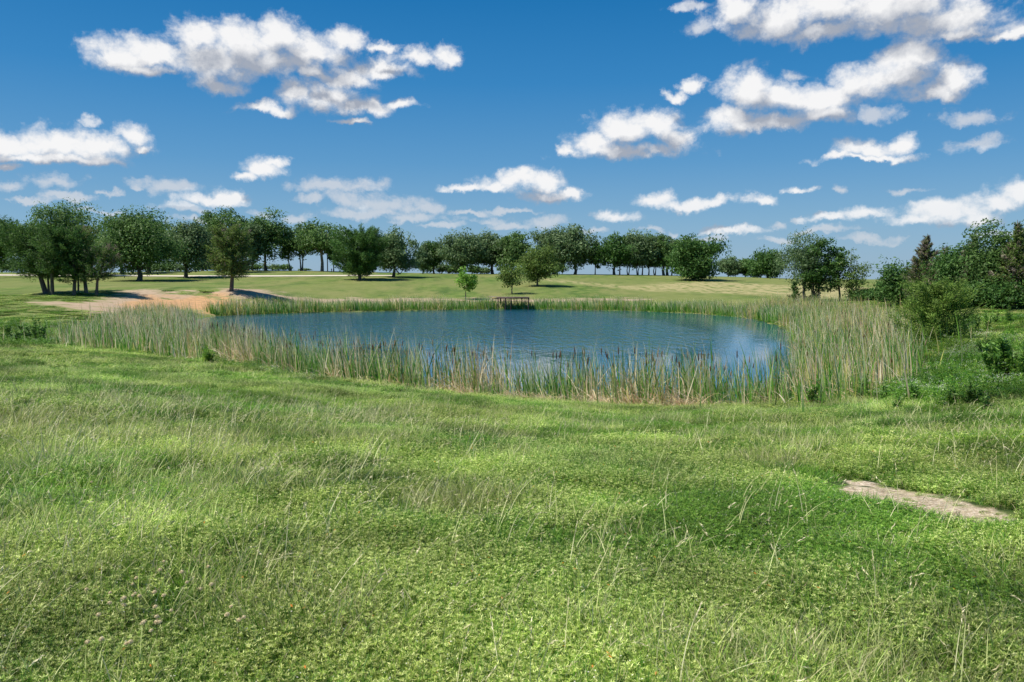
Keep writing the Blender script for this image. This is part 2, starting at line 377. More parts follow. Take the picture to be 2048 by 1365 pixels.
def bark_mat():
    m, t, o = mat('bark')
    a = N(t, 'ShaderNodeAttribute', attribute_name='col'); g = N(t, 'ShaderNodeTexCoord')
    mp = N(t, 'ShaderNodeMapping'); mp.inputs['Scale'].default_value = (6, 6, 1.2); t.links.new(g.outputs['Object'], mp.inputs[0])
    n = N(t, 'ShaderNodeTexNoise'); n.inputs['Scale'].default_value = 2.0; n.inputs['Detail'].default_value = 6; t.links.new(mp.outputs[0], n.inputs['Vector'])
    c = mixc(t, maprange(t, n.outputs['Fac'], 0.3, 0.7), (0.05, 0.045, 0.04), a.outputs['Color'])
    p = N(t, 'ShaderNodeBsdfPrincipled'); p.inputs['Roughness'].default_value = 0.9; t.links.new(c, p.inputs['Base Color'])
    b = N(t, 'ShaderNodeBump'); b.inputs['Strength'].default_value = 0.8; b.inputs['Distance'].default_value = 0.04
    t.links.new(n.outputs['Fac'], b.inputs['Height']); t.links.new(b.outputs[0], p.inputs['Normal'])
    t.links.new(p.outputs[0], o.inputs[0]); return m
M_BARK = bark_mat()
def wood_mat(name, rough=0.75):
    m, t, o = mat(name)
    a = N(t, 'ShaderNodeAttribute', attribute_name='col'); g = N(t, 'ShaderNodeTexCoord')
    n = N(t, 'ShaderNodeTexNoise'); n.inputs['Scale'].default_value = 9; n.inputs['Detail'].default_value = 5; t.links.new(g.outputs['Object'], n.inputs['Vector'])
    v = N(t, 'ShaderNodeHueSaturation'); t.links.new(a.outputs['Color'], v.inputs['Color']); t.links.new(maprange(t, n.outputs['Fac'], .3, .7, .65, 1.3), v.inputs['Value'])
    p = N(t, 'ShaderNodeBsdfPrincipled'); p.inputs['Roughness'].default_value = rough; t.links.new(v.outputs[0], p.inputs['Base Color'])
    t.links.new(p.outputs[0], o.inputs[0]); return m
M_WOOD = wood_mat('weathered_wood')
def ground_mat():
    m, t, o = mat('meadow_ground')
    g = N(t, 'ShaderNodeNewGeometry'); pos = g.outputs['Position']
    def nz(scale, det, st=(1, 1, 1), rough=.55):
        n = N(t, 'ShaderNodeTexNoise'); n.inputs['Scale'].default_value = scale; n.inputs['Detail'].default_value = det; n.inputs['Roughness'].default_value = rough
        t.links.new(vm(t, 'MULTIPLY', pos, st), n.inputs['Vector']); return n.outputs['Fac']
    lawn = N(t, 'ShaderNodeAttribute', attribute_name='lawn').outputs['Fac']
    dirt = N(t, 'ShaderNodeAttribute', attribute_name='dirt').outputs['Fac']
    dry = N(t, 'ShaderNodeAttribute', attribute_name='dry').outputs['Fac']
    sand = N(t, 'ShaderNodeAttribute', attribute_name='sand').outputs['Fac']
    big = nz(0.06, 5, (1, .45, 1)); mid = nz(0.5, 5, (1, .5, 1)); fine = nz(6, 6); vf = nz(40, 4)
    # soil and litter under the meadow plants, darkened to paint in shade between them
    under = mixc(t, maprange(t, fine, .35, .65), (0.025, 0.048, 0.012), (0.080, 0.105, 0.032))
    g1 = mixc(t, maprange(t, mid, .38, .62), (0.060, 0.125, 0.018), (0.140, 0.200, 0.040))
    g1 = mixc(t, maprange(t, nz(.16, 7, (1, .35, 1), .68), .47, .60, 0, .75), g1, (0.245, 0.225, 0.085))
    g1 = mixc(t, maprange(t, nz(.35, 7, (1, .3, 1), .7), .50, .64, 0, .75), g1, (0.035, 0.090, 0.014))
    g1 = mixc(t, maprange(t, fine, .3, .7, 0, .5), g1, (0.07, 0.12, 0.028))
    g1 = mixc(t, maprange(t, big, .40, .62, 0, .75), g1, (0.175, 0.195, 0.060))
    dmix = mth(t, 'MULTIPLY', dry, maprange(t, nz(0.9, 6, (1, .4, 1)), .32, .58))
    g1 = mixc(t, dmix, g1, (0.36, 0.31, 0.15))
    grass = mixc(t, lawn, under, g1)
    dn = nz(0.55, 7, (.6, 1.3, 1), .62)
    warm = N(t, 'ShaderNodeAttribute', attribute_name='warm').outputs['Fac']
    dcol = mixc(t, maprange(t, mth(t, 'ADD', warm, mth(t, 'MULTIPLY_ADD', nz(.15, 5), 1.6, -.8)), .35, .65), (0.41, 0.31, 0.215), (0.53, 0.31, 0.155))
    dcol = mixc(t, maprange(t, nz(3, 6, (.6, 1.5, 1)), .42, .7, 0, .65), dcol, (0.27, 0.19, 0.11))
    dm = maprange(t, mth(t, 'ADD', dirt, mth(t, 'MULTIPLY_ADD', dn, 2.6, -1.42)), 0.35, 0.75)
    c = mixc(t, dm, grass, dcol)
    scol = mixc(t, maprange(t, vf, .35, .65), (0.36, 0.28, 0.19), (0.68, 0.57, 0.43))
    scol = mixc(t, maprange(t, nz(14, 6, (1, 3, 1)), .50, .64, 0, .8), scol, (0.22, 0.15, 0.09))
    sm = maprange(t, mth(t, 'ADD', sand, mth(t, 'MULTIPLY_ADD', nz(3.5, 5), .8, -0.4)), 0.35, 0.55)
    c = mixc(t, sm, c, scol)
    p = N(t, 'ShaderNodeBsdfPrincipled'); p.inputs['Roughness'].default_value = 0.95; p.inputs['Specular IOR Level'].default_value = 0.1
    t.links.new(c, p.inputs['Base Color'])
    b = N(t, 'ShaderNodeBump'); b.inputs['Strength'].default_value = 0.7; b.inputs['Distance'].default_value = 0.06
    t.links.new(mth(t, 'ADD', fine, mth(t, 'MULTIPLY', vf, .35)), b.inputs['Height']); t.links.new(b.outputs[0], p.inputs['Normal'])
    t.links.new(p.outputs[0], o.inputs[0]); return m
M_GROUND = ground_mat()
def road_mat():
    m, t, o = mat('pale_gravel')
    g = N(t, 'ShaderNodeNewGeometry'); n = N(t, 'ShaderNodeTexNoise'); n.inputs['Scale'].default_value = 1.5; n.inputs['Detail'].default_value = 8; t.links.new(g.outputs['Position'], n.inputs['Vector'])
    c = mixc(t, n.outputs['Fac'], (0.42, 0.35, 0.26), (0.78, 0.70, 0.56))
    p = N(t, 'ShaderNodeBsdfPrincipled'); p.inputs['Roughness'].default_value = 0.95; t.links.new(c, p.inputs['Base Color']); t.links.new(p.outputs[0], o.inputs[0]); return m
M_ROAD = road_mat()
def water_mat():
    m, t, o = mat('pond_water')
    g = N(t, 'ShaderNodeNewGeometry'); pos = g.outputs['Position']
    wind = N(t, 'ShaderNodeAttribute', attribute_name='wind').outputs['Fac']
    n1 = N(t, 'ShaderNodeTexNoise'); n1.inputs['Scale'].default_value = 1.7; n1.inputs['Detail'].default_value = 4; n1.inputs['Roughness'].default_value = .6
    t.links.new(vm(t, 'MULTIPLY', pos, (1, .28, 1)), n1.inputs['Vector'])
    n2 = N(t, 'ShaderNodeTexNoise'); n2.inputs['Scale'].default_value = 0.12; n2.inputs['Detail'].default_value = 3
    t.links.new(vm(t, 'MULTIPLY', pos, (.5, 1, 1)), n2.inputs['Vector'])
    amp = mth(t, 'MULTIPLY', wind, maprange(t, n2.outputs['Fac'], .3, .6, .55, 1.0))
    b = N(t, 'ShaderNodeBump'); b.inputs['Strength'].default_value = 1.0
    t.links.new(mth(t, 'MULTIPLY', amp, 0.75), b.inputs['Distance']); t.links.new(n1.outputs['Fac'], b.inputs['Height'])
    p = N(t, 'ShaderNodeBsdfPrincipled'); p.inputs['Base Color'].default_value = (0.012, 0.085, 0.135, 1); p.inputs['Roughness'].default_value = 0.06
    p.inputs['IOR'].default_value = 1.333; t.links.new(b.outputs[0], p.inputs['Normal'])
    t.links.new(p.outputs[0], o.inputs[0]); return m
M_WATER = water_mat()

# ------------------------------------------------------------ ground sheet
def in_poly_soft(x, y, poly, soft):
    return np.clip(0.5 + sdf(x, y, poly) / (2 * soft), 0, 1)
rad = np.unique(np.r_[0.0, np.geomspace(0.4, 230, 520), np.geomspace(235, 6000, 70)])
ang = np.unique(np.r_[np.linspace(-42, 42, 560), np.linspace(42, 318, 100)[1:-1]])
RR, AA = np.meshgrid(rad, np.radians(ang), indexing='ij'); GX = (RR * np.sin(AA)).ravel(); GY = (RR * np.cos(AA)).ravel()
GZ = H(GX, GY); na, nr = len(ang), len(rad)
ii, jj = np.meshgrid(np.arange(nr - 1), np.arange(na), indexing='ij'); j2 = (jj + 1) % na
F = np.stack([ii * na + jj, ii * na + j2, (ii + 1) * na + j2, (ii + 1) * na + jj], -1).reshape(-1, 4)[:, ::-1]
GD = np.hypot(GX, GY); GS = sdf(GX, GY)
lawn = np.clip((GD - 22) / 30, 0, 1)
dirt = in_poly_soft(GX, GY, DIRT, 3.0) * (GD < 170)
sand = np.maximum(in_poly_soft(GX, GY, SAND, .18), in_poly_soft(GX, GY, SAND2, .10))
warm = in_poly_soft(GX, GY, gpoly([(270, 592), (430, 588), (480, 596), (440, 616), (390, 630), (290, 632), (250, 610)]), 4.0)
dry = np.zeros(len(GX))
DRY = gpoly([(1340, 566), (1420, 563), (1580, 571), (1760, 576), (1760, 600), (1600, 598), (1540, 590), (1380, 586), (1250, 575)])
DRY2 = gpoly([(1080, 556), (1140, 562), (1300, 575), (1360, 584), (1300, 584), (1200, 574), (1080, 562)])
SHOREDRY = np.clip(1 - np.abs(-GS - 4) / 5, 0, 1) * (GY > 60) * 0.9
dry = np.maximum.reduce([in_poly_soft(GX, GY, DRY, 3) * .95, in_poly_soft(GX, GY, DRY2, 2) * .8, SHOREDRY, np.full(len(GX), 0.10)])
np_mesh('ground', np.c_[GX, GY, GZ], F, M_GROUND, None, smooth=True,
        attrs={'lawn': ('FLOAT', lawn.astype(np.float32)), 'dirt': ('FLOAT', dirt.astype(np.float32)), 'sand': ('FLOAT', sand.astype(np.float32)), 'dry': ('FLOAT', dry.astype(np.float32)), 'warm': ('FLOAT', warm.astype(np.float32))})['kind'] = 'structure'

# water sheet: a grid over the pond
wx = np.arange(POND[:, 0].min() - 3, POND[:, 0].max() + 3, 0.5); wy = np.arange(POND[:, 1].min() - 3, POND[:, 1].max() + 3, 0.5)
WX, WY = np.meshgrid(wx, wy, indexing='ij'); wxr, wyr = WX.ravel(), WY.ravel(); ws = sdf(wxr, wyr)
wn = (fb(wxr, wyr, 14, 3) - .5) * 14
wind = np.clip((ws - .3) / 8, 0.0, 1) * np.clip((wyr - 42 + wn) / 14, 0.03, 1) * np.clip((15 - wxr + wn * .5) / 9, .10, 1) * np.clip((wxr + 34 + wn * .5) / 12, .14, 1)
nxw, nyw = len(wx), len(wy); ii, jj = np.meshgrid(np.arange(nxw - 1), np.arange(nyw - 1), indexing='ij')
F = np.stack([ii * nyw + jj, (ii + 1) * nyw + jj, (ii + 1) * nyw + jj + 1, ii * nyw + jj + 1], -1).reshape(-1, 4)
keep = (ws > -3)[F].any(1); F = F[keep]
np_mesh('water', np.c_[wxr, wyr, np.full(len(wxr), WATER)], F, M_WATER, None, smooth=True, attrs={'wind': ('FLOAT', wind.astype(np.float32))})['kind'] = 'structure'

# gravel lane
def ribbon(pts, w, lift, step=3.0):
    pts = np.asarray(pts); seg = np.hypot(*np.diff(pts, axis=0).T); s = np.r_[0, np.cumsum(seg)]; u = np.arange(0, s[-1], step)
    x = np.interp(u, s, pts[:, 0]); y = np.interp(u, s, pts[:, 1])
    for _ in range(6): x[1:-1] = (x[:-2] + x[1:-1] * 2 + x[2:]) / 4; y[1:-1] = (y[:-2] + y[1:-1] * 2 + y[2:]) / 4
    tx, ty = np.gradient(x), np.gradient(y); L = np.hypot(tx, ty); nx, ny = -ty / L, tx / L; k = 5; V = []
    ww = w * (1 + .15 * (fb(u, u * 0, 8) - .5))
    for a in np.linspace(-.5, .5, k): V.append(np.c_[x + nx * ww * a, y + ny * ww * a])
    V = np.stack(V, 1); Z = H(V[..., 0].ravel(), V[..., 1].ravel()).reshape(V.shape[:2]) + lift
    V = np.concatenate([V, Z[..., None]], -1).reshape(-1, 3); n = len(u)
    ii, jj = np.meshgrid(np.arange(n - 1), np.arange(k - 1), indexing='ij')
    return V, np.stack([ii * k + jj, (ii + 1) * k + jj, (ii + 1) * k + jj + 1, ii * k + jj + 1], -1).reshape(-1, 4)[:, ::-1]
V, F = ribbon(ROAD, 5.0, 0.07)
np_mesh('gravel_lane', V, F, M_ROAD, None, smooth=True)['kind'] = 'structure'

# ------------------------------------------------------------ trees
PAL = {'lime': [(.10, .19, .028), (.17, .28, .045), (.28, .38, .085)], 'oak': [(.060, .130, .032), (.105, .200, .048), (.185, .29, .085)], 'dark': [(.040, .110, .025), (.075, .165, .034), (.130, .24, .055)],
       'fresh': [(.11, .26, .03), (.18, .37, .05), (.30, .50, .09)], 'cedar': [(.038, .100, .024), (.075, .160, .034), (.150, .250, .055)],
       'grey': [(.085, .150, .055), (.135, .215, .085), (.24, .33, .155)], 'dead': [(.17, .135, .10), (.25, .20, .155), (.36, .30, .24)],
       'olive': [(.075, .140, .030), (.130, .205, .042), (.22, .30, .070)]}
BARK = {'oak': (.16, .13, .10), 'cedar': (.20, .15, .12), 'pale': (.30, .26, .21)}
def colors(pal, n, r, mixdead=0.0):
    p = np.array(PAL[pal]); a = r.random(n); b = np.where(a < .5, 0, 1)
    t = np.where(a < .5, a / .5, (a - .5) / .5)[:, None]
    c = p[b] * (1 - t) + p[b + 1] * t
    if mixdead > 0: dd = r.random(n) < mixdead; q = np.array(PAL['dead']); c[dd] = q[r.integers(0, 3, dd.sum())]
    return c * r.uniform(.8, 1.2, (n, 1))
def make_tree(name, label, cat, px, D, top, xl, xr, bot, base=None, kind='round', pal='oak', bark='oak', trunk=None, lean=0, dens=1.0, leaf=None, seed=0, group=None, nclus=None, dead=0.0,
              forks=1, flat=0.15, depth=1.0, part_names=('trunk', 'crown')):
    """px/top/xl/xr/bot are photo pixels at the distance D, turned here into metres"""
    r = np.random.default_rng(1000 + seed * 7 + int(px)); g = ground_at(px, D); s = D / FPX * 1.0
    base_py = HOR + (EYE - g[2]) / s
    Ht = (base_py - top) * s; cb = max((base_py - bot) * s, 0.05); bot -= 4 if D > 150 else 1; wv = xr - xl; xl, xr = xl - .01 * wv, xr + .01 * wv; cw = (xr - xl) * s; cx0 = ((xl + xr) / 2 - px) * s
    root = empty(name, g); tag(root, label, cat, group); tr = MB(); lf = MB(); bc = BARK[bark]
    rt = trunk if trunk else max(0.05, Ht * 0.024)
    a3 = np.array([cw / 2, cw / 2 * depth, (Ht - cb) / 2]); cen = np.array([cx0, 0, (Ht + cb) / 2])
    n = nclus or int(np.clip(40 + 6.5 * cw, 24, 150))
    lsz = leaf or np.clip(D * 0.00125, .05, .24)
    if kind in ('round', 'open', 'bush'):
        u = unit(r.normal(size=(n, 3))); rr = r.random(n) ** 0.42
        lob = 0.92 + 0.26 * np.sin(u[:, 0] * 4.1 + seed) * np.cos(u[:, 1] * 3.3 + seed * 2) + 0.12 * np.sin(u[:, 2] * 7 + seed)
        cr = (0.15 if kind != 'bush' else .2) * cw * r.uniform(.65, 1.25, n); cr = np.maximum(cr, .12)
        q = u * (rr * np.clip(lob, .66, 1.12))[:, None]
        q[:, 2] = np.where(q[:, 2] < 0, q[:, 2] * (1 - flat * (np.hypot(q[:, 0], q[:, 1]) < .9)), q[:, 2])
        inner = np.maximum(a3 - cr.mean() * np.array([.75, .75, .6]), a3 * .4)
        ctr = cen + q * inner
        vol = int(np.clip(132 * dens * (cw / 9) ** 0.9 * (0.16 / lsz) ** 1.0, 45, 420))
        for i in range(n):
            m = int(vol * r.uniform(.55, 1.3)); v = unit(r.normal(size=(m, 3))); rad_ = (r.random(m) ** .45)
            pts = ctr[i] + v * rad_[:, None] * cr[i] * np.array([1.15, 1.15, .72]) * r.uniform(.8, 1.2, 3)
            pts += np.array([0, 0, -.18 * cr[i]]) * (np.hypot(v[:, 0], v[:, 1]) * rad_)[:, None]
            nn = unit(v * .8 + r.normal(size=(m, 3)) * .75 + np.array([0, 0, .5]))
            ok = pts[:, 2] > 0.04; sh = r.uniform(.85, 1.15)
            leaf_quads(lf, pts[ok], nn[ok], (lsz * r.uniform(.6, 1.35, m))[ok], colors(pal, ok.sum(), r, dead) * sh, .85, r=r)
        wlo = cx0 - cw / 2; whi = cx0 + cw / 2
        AV = np.concatenate(lf.V); lo = np.percentile(AV, .5, axis=0); hi = np.percentile(AV, 99.4, axis=0)
        sc = np.array([(whi - wlo) / (hi[0] - lo[0]), cw * depth / (hi[1] - lo[1]), (Ht - max(cb, .02)) / (hi[2] - lo[2])]); of = np.array([wlo, -cw * depth / 2, max(cb, .02)]) - lo * sc
        lf.V = [v * sc + of for v in lf.V]; ctr = ctr * sc + of
        # stems and limbs
        split = cb * (0.92 if kind != 'bush' else .1) + .05; topz = cb + (Ht - cb) * (.55 if kind != 'open' else .8)
        nf = forks
        for f in range(nf):
            fo = (f - (nf - 1) / 2); dx = fo * rt * 1.6; sp = fo * cw * .16
            pts = [(dx - lean * 0, 0, -0.25), (dx, 0, 0.0), (dx + lean * .3 + sp * .1, 0, split * .5), (dx + lean * .6 + sp * .3 + cx0 * .15, .05, split), (cx0 * .55 + sp + lean * .9, .1, (split + topz) / 2), (cx0 * .9 + sp * 1.6 + lean, 0, topz)]
            rr_ = [rt * 1.45, rt * 1.25, rt * .95, rt * .85, rt * .5, rt * .15]
            pts = np.array(pts); pts[2:, :2] += r.normal(size=(4, 2)) * rt * .5
            tr.tube(pts, np.array(rr_) / (1 if nf == 1 else 1.25), bc, 9)
            nl = (16 if kind == 'open' else 11) // nf
            order = r.permutation(n)[:nl]
            for i in order:
                c = ctr[i]; z0 = np.clip(split + (c[2] - split) * r.uniform(.0, .45), split * .9, topz * .95)
                k = np.clip((z0 - split) / max(topz - split, .1), 0, 1); p0 = pts[3] * (1 - k) + pts[5] * k
                p0 = np.array([p0[0], p0[1], z0]) if k > 0 else pts[3]
                mid = p0 * .5 + c * .5 + np.array([0, 0, -.06 * cw]) + r.normal(size=3) * .03 * cw
                r0 = rt * (.55 - .3 * k) / (1 if nf == 1 else 1.2)
                tr.tube([p0, p0 * .7 + mid * .3 + np.array([0, 0, .02 * cw]), mid, c * .8 + mid * .2, c], [r0, r0 * .85, r0 * .6, r0 * .35, r0 * .12], bc, 6)
    else:                        # cedar: boughs in whorls up the stem, feathery sprays along each
        pts = np.array([(0, 0, -.25), (0, 0, 0), (lean * .35, 0, Ht * .3), (cx0 * .6 + lean * .7, 0, Ht * .65), (cx0 + lean, 0, Ht * .97)]); pts[2:4, :2] += r.normal(size=(2, 2)) * rt * .7
        tr.tube(pts, [rt * 1.35, rt * 1.15, rt * .85, rt * .5, .015], bc, 9)
        nb = nclus or int(26 * dens + Ht * 8 * dens)
        for i in range(nb):
            k = (i + r.random()) / nb; z = cb + (Ht - cb) * k ** .92 * .97
            prof = {'cone': (1 - k) ** .8 * (0.55 + .45 * min(1, k * 6 + .2)), 'cedar': math.sqrt(max(0, 1 - (2 * k * .95 - .72) ** 2 / 1.6)) if k < .99 else .2}[kind]
            L = max(.25, cw / 2 * prof * r.uniform(.62, 1.12)); az = r.uniform(0, 6.283)
            zz = np.interp(z * .93, pts[:, 2], np.arange(len(pts))); j = int(min(zz, 3.999)); p0 = pts[j] * (1 - (zz - j)) + pts[j + 1] * (zz - j)
            up = (0.18 + .75 * k) if kind == 'cone' else .12 + .55 * k
            up += r.normal() * .12
            d = np.array([math.cos(az), math.sin(az) * depth, up]); m = int(np.clip(L * 44 * dens * (.11 / lsz) ** .8, 26, 260))
            tt = r.random(m) ** .62; cv = p0 + d * (L * tt)[:, None]; cv[:, 2] += -.10 * L * np.sin(tt * 3.14) + .05 * L * tt ** 2
            wsp = (.30 * L * (1 - tt * .78) + .05)[:, None]
            off = r.normal(size=(m, 3)) * np.array([.55, .55, .42]); ptz = cv + off * wsp
            al = unit(d + off * .9 + np.array([0, 0, .45])); nn = unit(r.normal(size=(m, 3)) + np.array([0, 0, .6]))
            ok = ptz[:, 2] > .05
            bd = dead if r.random() > dead * 1.3 else .85
            leaf_quads(lf, ptz[ok], nn[ok], (lsz * r.uniform(.8, 1.7, m))[ok], (colors(pal, ok.sum(), r, bd if dead else 0) * r.uniform(.8, 1.2)), .42, along=al[ok], r=r)
            if i % 2 == 0: tr.tube([p0, p0 + d * L * .5 - np.array([0, 0, .06 * L]), p0 + d * L * .92], [rt * .28 * (1.1 - k), rt * .16 * (1.1 - k) + .004, .006], bc, 5)
    tr.build(part_names[0], M_BARK, root, True); lf.build(part_names[1], M_LEAF, root)
    return root

T = []
def tree(*a, **k): k.setdefault('seed', len(T) + 1); o = make_tree(*a, **k); T.append(o); return o
CED = 'cedars standing in the grove on the left bank'
tree('cedar_tree', 'leftmost cedar of the bank grove, its thick ivy-clad trunk leaning left', 'tree', 92, 90, 448, 5, 118, 552, kind='cedar', pal='cedar', bark='cedar', trunk=.26, lean=-1.1, dens=1.5, group=CED)
tree('cedar_tree', 'thin dark-stemmed cedar directly beside the leaning ivy-clad trunk', 'tree', 98, 92, 470, 55, 125, 530, kind='cedar', pal='cedar', bark='cedar', trunk=.12, lean=-.5, dens=.9, group=CED)
tree('cedar_tree', 'cedar with slightly bowed grey trunk, second stout one from the left in the grove', 'tree', 105, 88, 455, 62, 160, 545, kind='cedar', pal='cedar', bark='cedar', trunk=.19, lean=.4, dens=1.4, group=CED)
tree('cedar_tree', 'straight dark cedar in the middle of the grove with low foliage down its trunk', 'tree', 148, 88, 452, 112, 188, 560, kind='cedar', pal='dark', bark='cedar', trunk=.18, dens=1.4, group=CED)
tree('cedar_tree', 'thinnest cedar stem set back behind the middle of the grove', 'tree', 157, 93, 470, 130, 190, 540, kind='cedar', pal='cedar', bark='cedar', trunk=.1, dens=.8, group=CED)
tree('cedar_tree', 'pale-barked cedar with grey dead twigs, second from right in the grove', 'tree', 173, 90, 447, 138, 212, 550, kind='cedar', pal='olive', bark='pale', trunk=.19, lean=-.4, dens=1.3, dead=.07, group=CED)
tree('cedar_tree', 'short cedar with a brown dead patch, rightmost of the bank grove', 'tree', 193, 88, 490, 172, 247, 556, kind='cedar', pal='cedar', bark='cedar', trunk=.15, lean=.3, dens=1.3, dead=.10, group=CED)
OAK = 'shade trees scattered over the mown park'
tree('oak_tree', 'huge dark oak rising behind the cedar grove beside the gravel lane', 'tree', 107, 160, 413, 50, 205, 545, pal='oak', trunk=.55, dens=1.3, group=OAK)
tree('oak_tree', 'oak cut off by the left edge of the picture', 'tree', -12, 165, 438, -70, 60, 532, pal='dark', trunk=.4, group=OAK)
tree('oak_tree', 'oak in the far shade left of the broad oak, half hidden by the cedars', 'tree', 246, 176, 438, 190, 296, 535, pal='dark', trunk=.42, group=OAK)
tree('oak_tree', 'broad spreading oak with a pale flared trunk on the lawn before the lane', 'tree', 280, 140, 428, 203, 347, 542, pal='oak', trunk=.42, dens=1.5, group=OAK)
tree('oak_tree', 'dark-trunked oak just behind and right of the broad spreading oak', 'tree', 300, 186, 434, 262, 348, 528, pal='dark', trunk=.4, group=OAK)
tree('oak_tree', 'rounded oak forking low into two limbs, between the broad oak and the lone cedar', 'tree', 373, 155, 447, 328, 432, 538, pal='grey', trunk=.36, dens=1.4, forks=1, group=OAK)
tree('oak_tree', 'small distant oak seen under the right side of the rounded forked oak', 'tree', 405, 196, 455, 385, 430, 528, pal='oak', trunk=.2, group=OAK)
tree('oak_tree', 'tall dense oak directly behind the lone cedar by the bare bank', 'tree', 440, 180, 424, 402, 488, 530, pal='oak', trunk=.42, dens=1.4, group=OAK)
tree('oak_tree', 'slender tree in the row behind the lone cedar, first stem right of it', 'tree', 495, 197, 437, 466, 520, 520, pal='oak', trunk=.2, dens=1, group=OAK)
tree('oak_tree', 'bushy lower tree between the lone cedar and the tall airy tree', 'tree', 507, 190, 452, 482, 532, 525, pal='grey', trunk=.2, dens=1.1, group=OAK)
tree('cedar_tree', 'lone rusty-green cedar with a straight bare trunk on the sandy bank', 'tree', 463, 95, 449, 415, 502, 548, kind='cedar', pal='olive', bark='cedar', trunk=.22, lean=.1, dens=1.7, dead=.05)
tree('pecan_tree', 'tallest airy tree with ragged see-through crown left of the leaning stems', 'tree', 533, 195, 425, 490, 578, 518, kind='open', pal='oak', trunk=.32, dens=.75, group=OAK)
tree('pecan_tree', 'leaning slim pale stem with a small hanging crown', 'tree', 583, 198, 458, 553, 606, 520, kind='open', pal='oak', bark='pale', trunk=.16, lean=-.7, dens=.6, group=OAK)
tree('pecan_tree', 'double-stemmed slim tree next to the wide open-limbed tree', 'tree', 604, 197, 450, 576, 642, 514, kind='open', pal='oak', bark='pale', trunk=.22, forks=2, dens=.6, group=OAK)
tree('pecan_tree', 'wide umbrella-shaped tree with bare forking limbs against the sky', 'tree', 645, 193, 446, 598, 697, 506, kind='open', pal='oak', bark='pale', trunk=.36, forks=1, dens=.8, nclus=70, flat=.6, group=OAK)
tree('oak_tree', 'small thin tree between the utility pole and the bright green cedar', 'tree', 668, 197, 478, 652, 690, 528, pal='dark', trunk=.14, group=OAK)
tree('cedar_tree', 'vivid dark green spreading cedar alone on the lawn left of centre', 'tree', 720, 148, 466, 670, 778, 544, kind='cedar', pal='dark', bark='cedar', trunk=.3, dens=1.8)
tree('oak_tree', 'background tree half hidden right behind the vivid dark cedar', 'tree', 746, 197, 474, 722, 782, 532, pal='oak', trunk=.24, group=OAK)
tree('oak_tree', 'greyish rounded oak casting a shadow on the lawn right of the vivid cedar', 'tree', 787, 158, 464, 748, 836, 541, pal='grey', trunk=.3, dens=1.3, group=OAK)
tree('oak_tree', 'small pale-leaved tree tucked behind the greyish oak', 'tree', 846, 190, 490, 826, 864, 540, pal='grey', trunk=.12, group=OAK)
tree('oak_tree', 'small dark tree between the greyish oak and the wide low oak', 'tree', 868, 194, 485, 842, 895, 533, pal='dark', trunk=.22, group=OAK)
tree('oak_tree', 'wide oak with visible inner limbs above the bright sapling', 'tree', 924, 190, 468, 880, 968, 536, kind='open', pal='grey', trunk=.34, dens=1.2, group=OAK)
tree('oak_tree', 'left one of two merged oaks behind the pier', 'tree', 985, 194, 470, 945, 1025, 530, pal='grey', trunk=.34, dens=1.2, group=OAK)
tree('oak_tree', 'right one of two merged oaks behind the pier', 'tree', 1022, 190, 469, 990, 1060, 535, pal='oak', trunk=.34, dens=1.2, group=OAK)
tree('young_tree', 'bright light green sapling on the far bank left of the pier', 'tree', 931, 112, 536, 913, 954, 582, pal='fresh', bark='pale', trunk=.07, dens=.9, leaf=.16, nclus=34)
tree('young_tree', 'slim young tree with see-through crown directly behind the pier', 'tree', 1024, 122, 526, 994, 1052, 574, kind='open', pal='olive', bark='pale', trunk=.09, dens=.55, nclus=34)
tree('elm_tree', 'soft olive rounded tree casting a shadow, right behind the pier', 'tree', 1075, 138, 495, 1035, 1115, 562, pal='olive', trunk=.17, dens=1.4, leaf=.13)
tree('oak_tree', 'tall oak with ragged upper left crown behind the olive rounded tree', 'tree', 1108, 190, 460, 1066, 1142, 540, pal='grey', trunk=.4, dens=1.3, group=OAK)
tree('oak_tree', 'tall oak with stout clear trunk and high crown right of the pier', 'tree', 1150, 189, 455, 1112, 1190, 534, kind='open', pal='grey', trunk=.34, dens=1.2, group=OAK)
tree('oak_tree', 'small slim tree filling the gap right of the stout clear-trunked oak', 'tree', 1190, 192, 484, 1174, 1206, 536, pal='grey', trunk=.13, group=OAK)
ROW = 'trees in the close row on the ridge right of centre'
for px, tp, xl, xr, fk, lb, pal, D in [
    (1228, 472, 1187, 1262, 1, 'broadest, leftmost tree of the close ridge row with a thick dark trunk', 'dark', 187),
    (1239, 476, 1222, 1262, 1, 'pale thin-stemmed tree second in the close ridge row', 'grey', 194),
    (1256, 475, 1236, 1284, 2, 'twin thin-stemmed tree third in the close ridge row', 'oak', 191),
    (1275, 466, 1248, 1312, 2, 'tallest tree of the close ridge row with a forked trunk', 'grey', 188),
    (1284, 474, 1262, 1316, 1, 'straight dark-stemmed tree just right of the tallest row tree', 'dark', 195),
    (1297, 473, 1278, 1326, 1, 'very thin stem fifth from the left edge of the row, in its middle', 'oak', 193),
    (1309, 472, 1290, 1340, 2, 'forked pale-stemmed tree right of the middle of the ridge row', 'grey', 190),
    (1327, 474, 1305, 1352, 1, 'thick dark stem third from the right end of the ridge row', 'oak', 188),
    (1334, 476, 1318, 1358, 1, 'stem close beside the thick dark one near the right end of the ridge row', 'grey', 193),
    (1343, 482, 1328, 1362, 1, 'last tree of the ridge row, partly behind the big low-crowned tree', 'dark', 196)]:
    tree('elm_tree', lb, 'tree', px, D, tp, xl, xr, 533, pal=pal, trunk=.3 if 'thick' in lb else .15, forks=fk, dens=1.1, group=ROW)
tree('elm_tree', 'big low-crowned tree with three short stems in front of the ridge row', 'tree', 1385, 163, 478, 1338, 1437, 556, pal='dark', trunk=.22, forks=2, dens=1.5)
HED = 'low distant trees on the horizon right of centre'
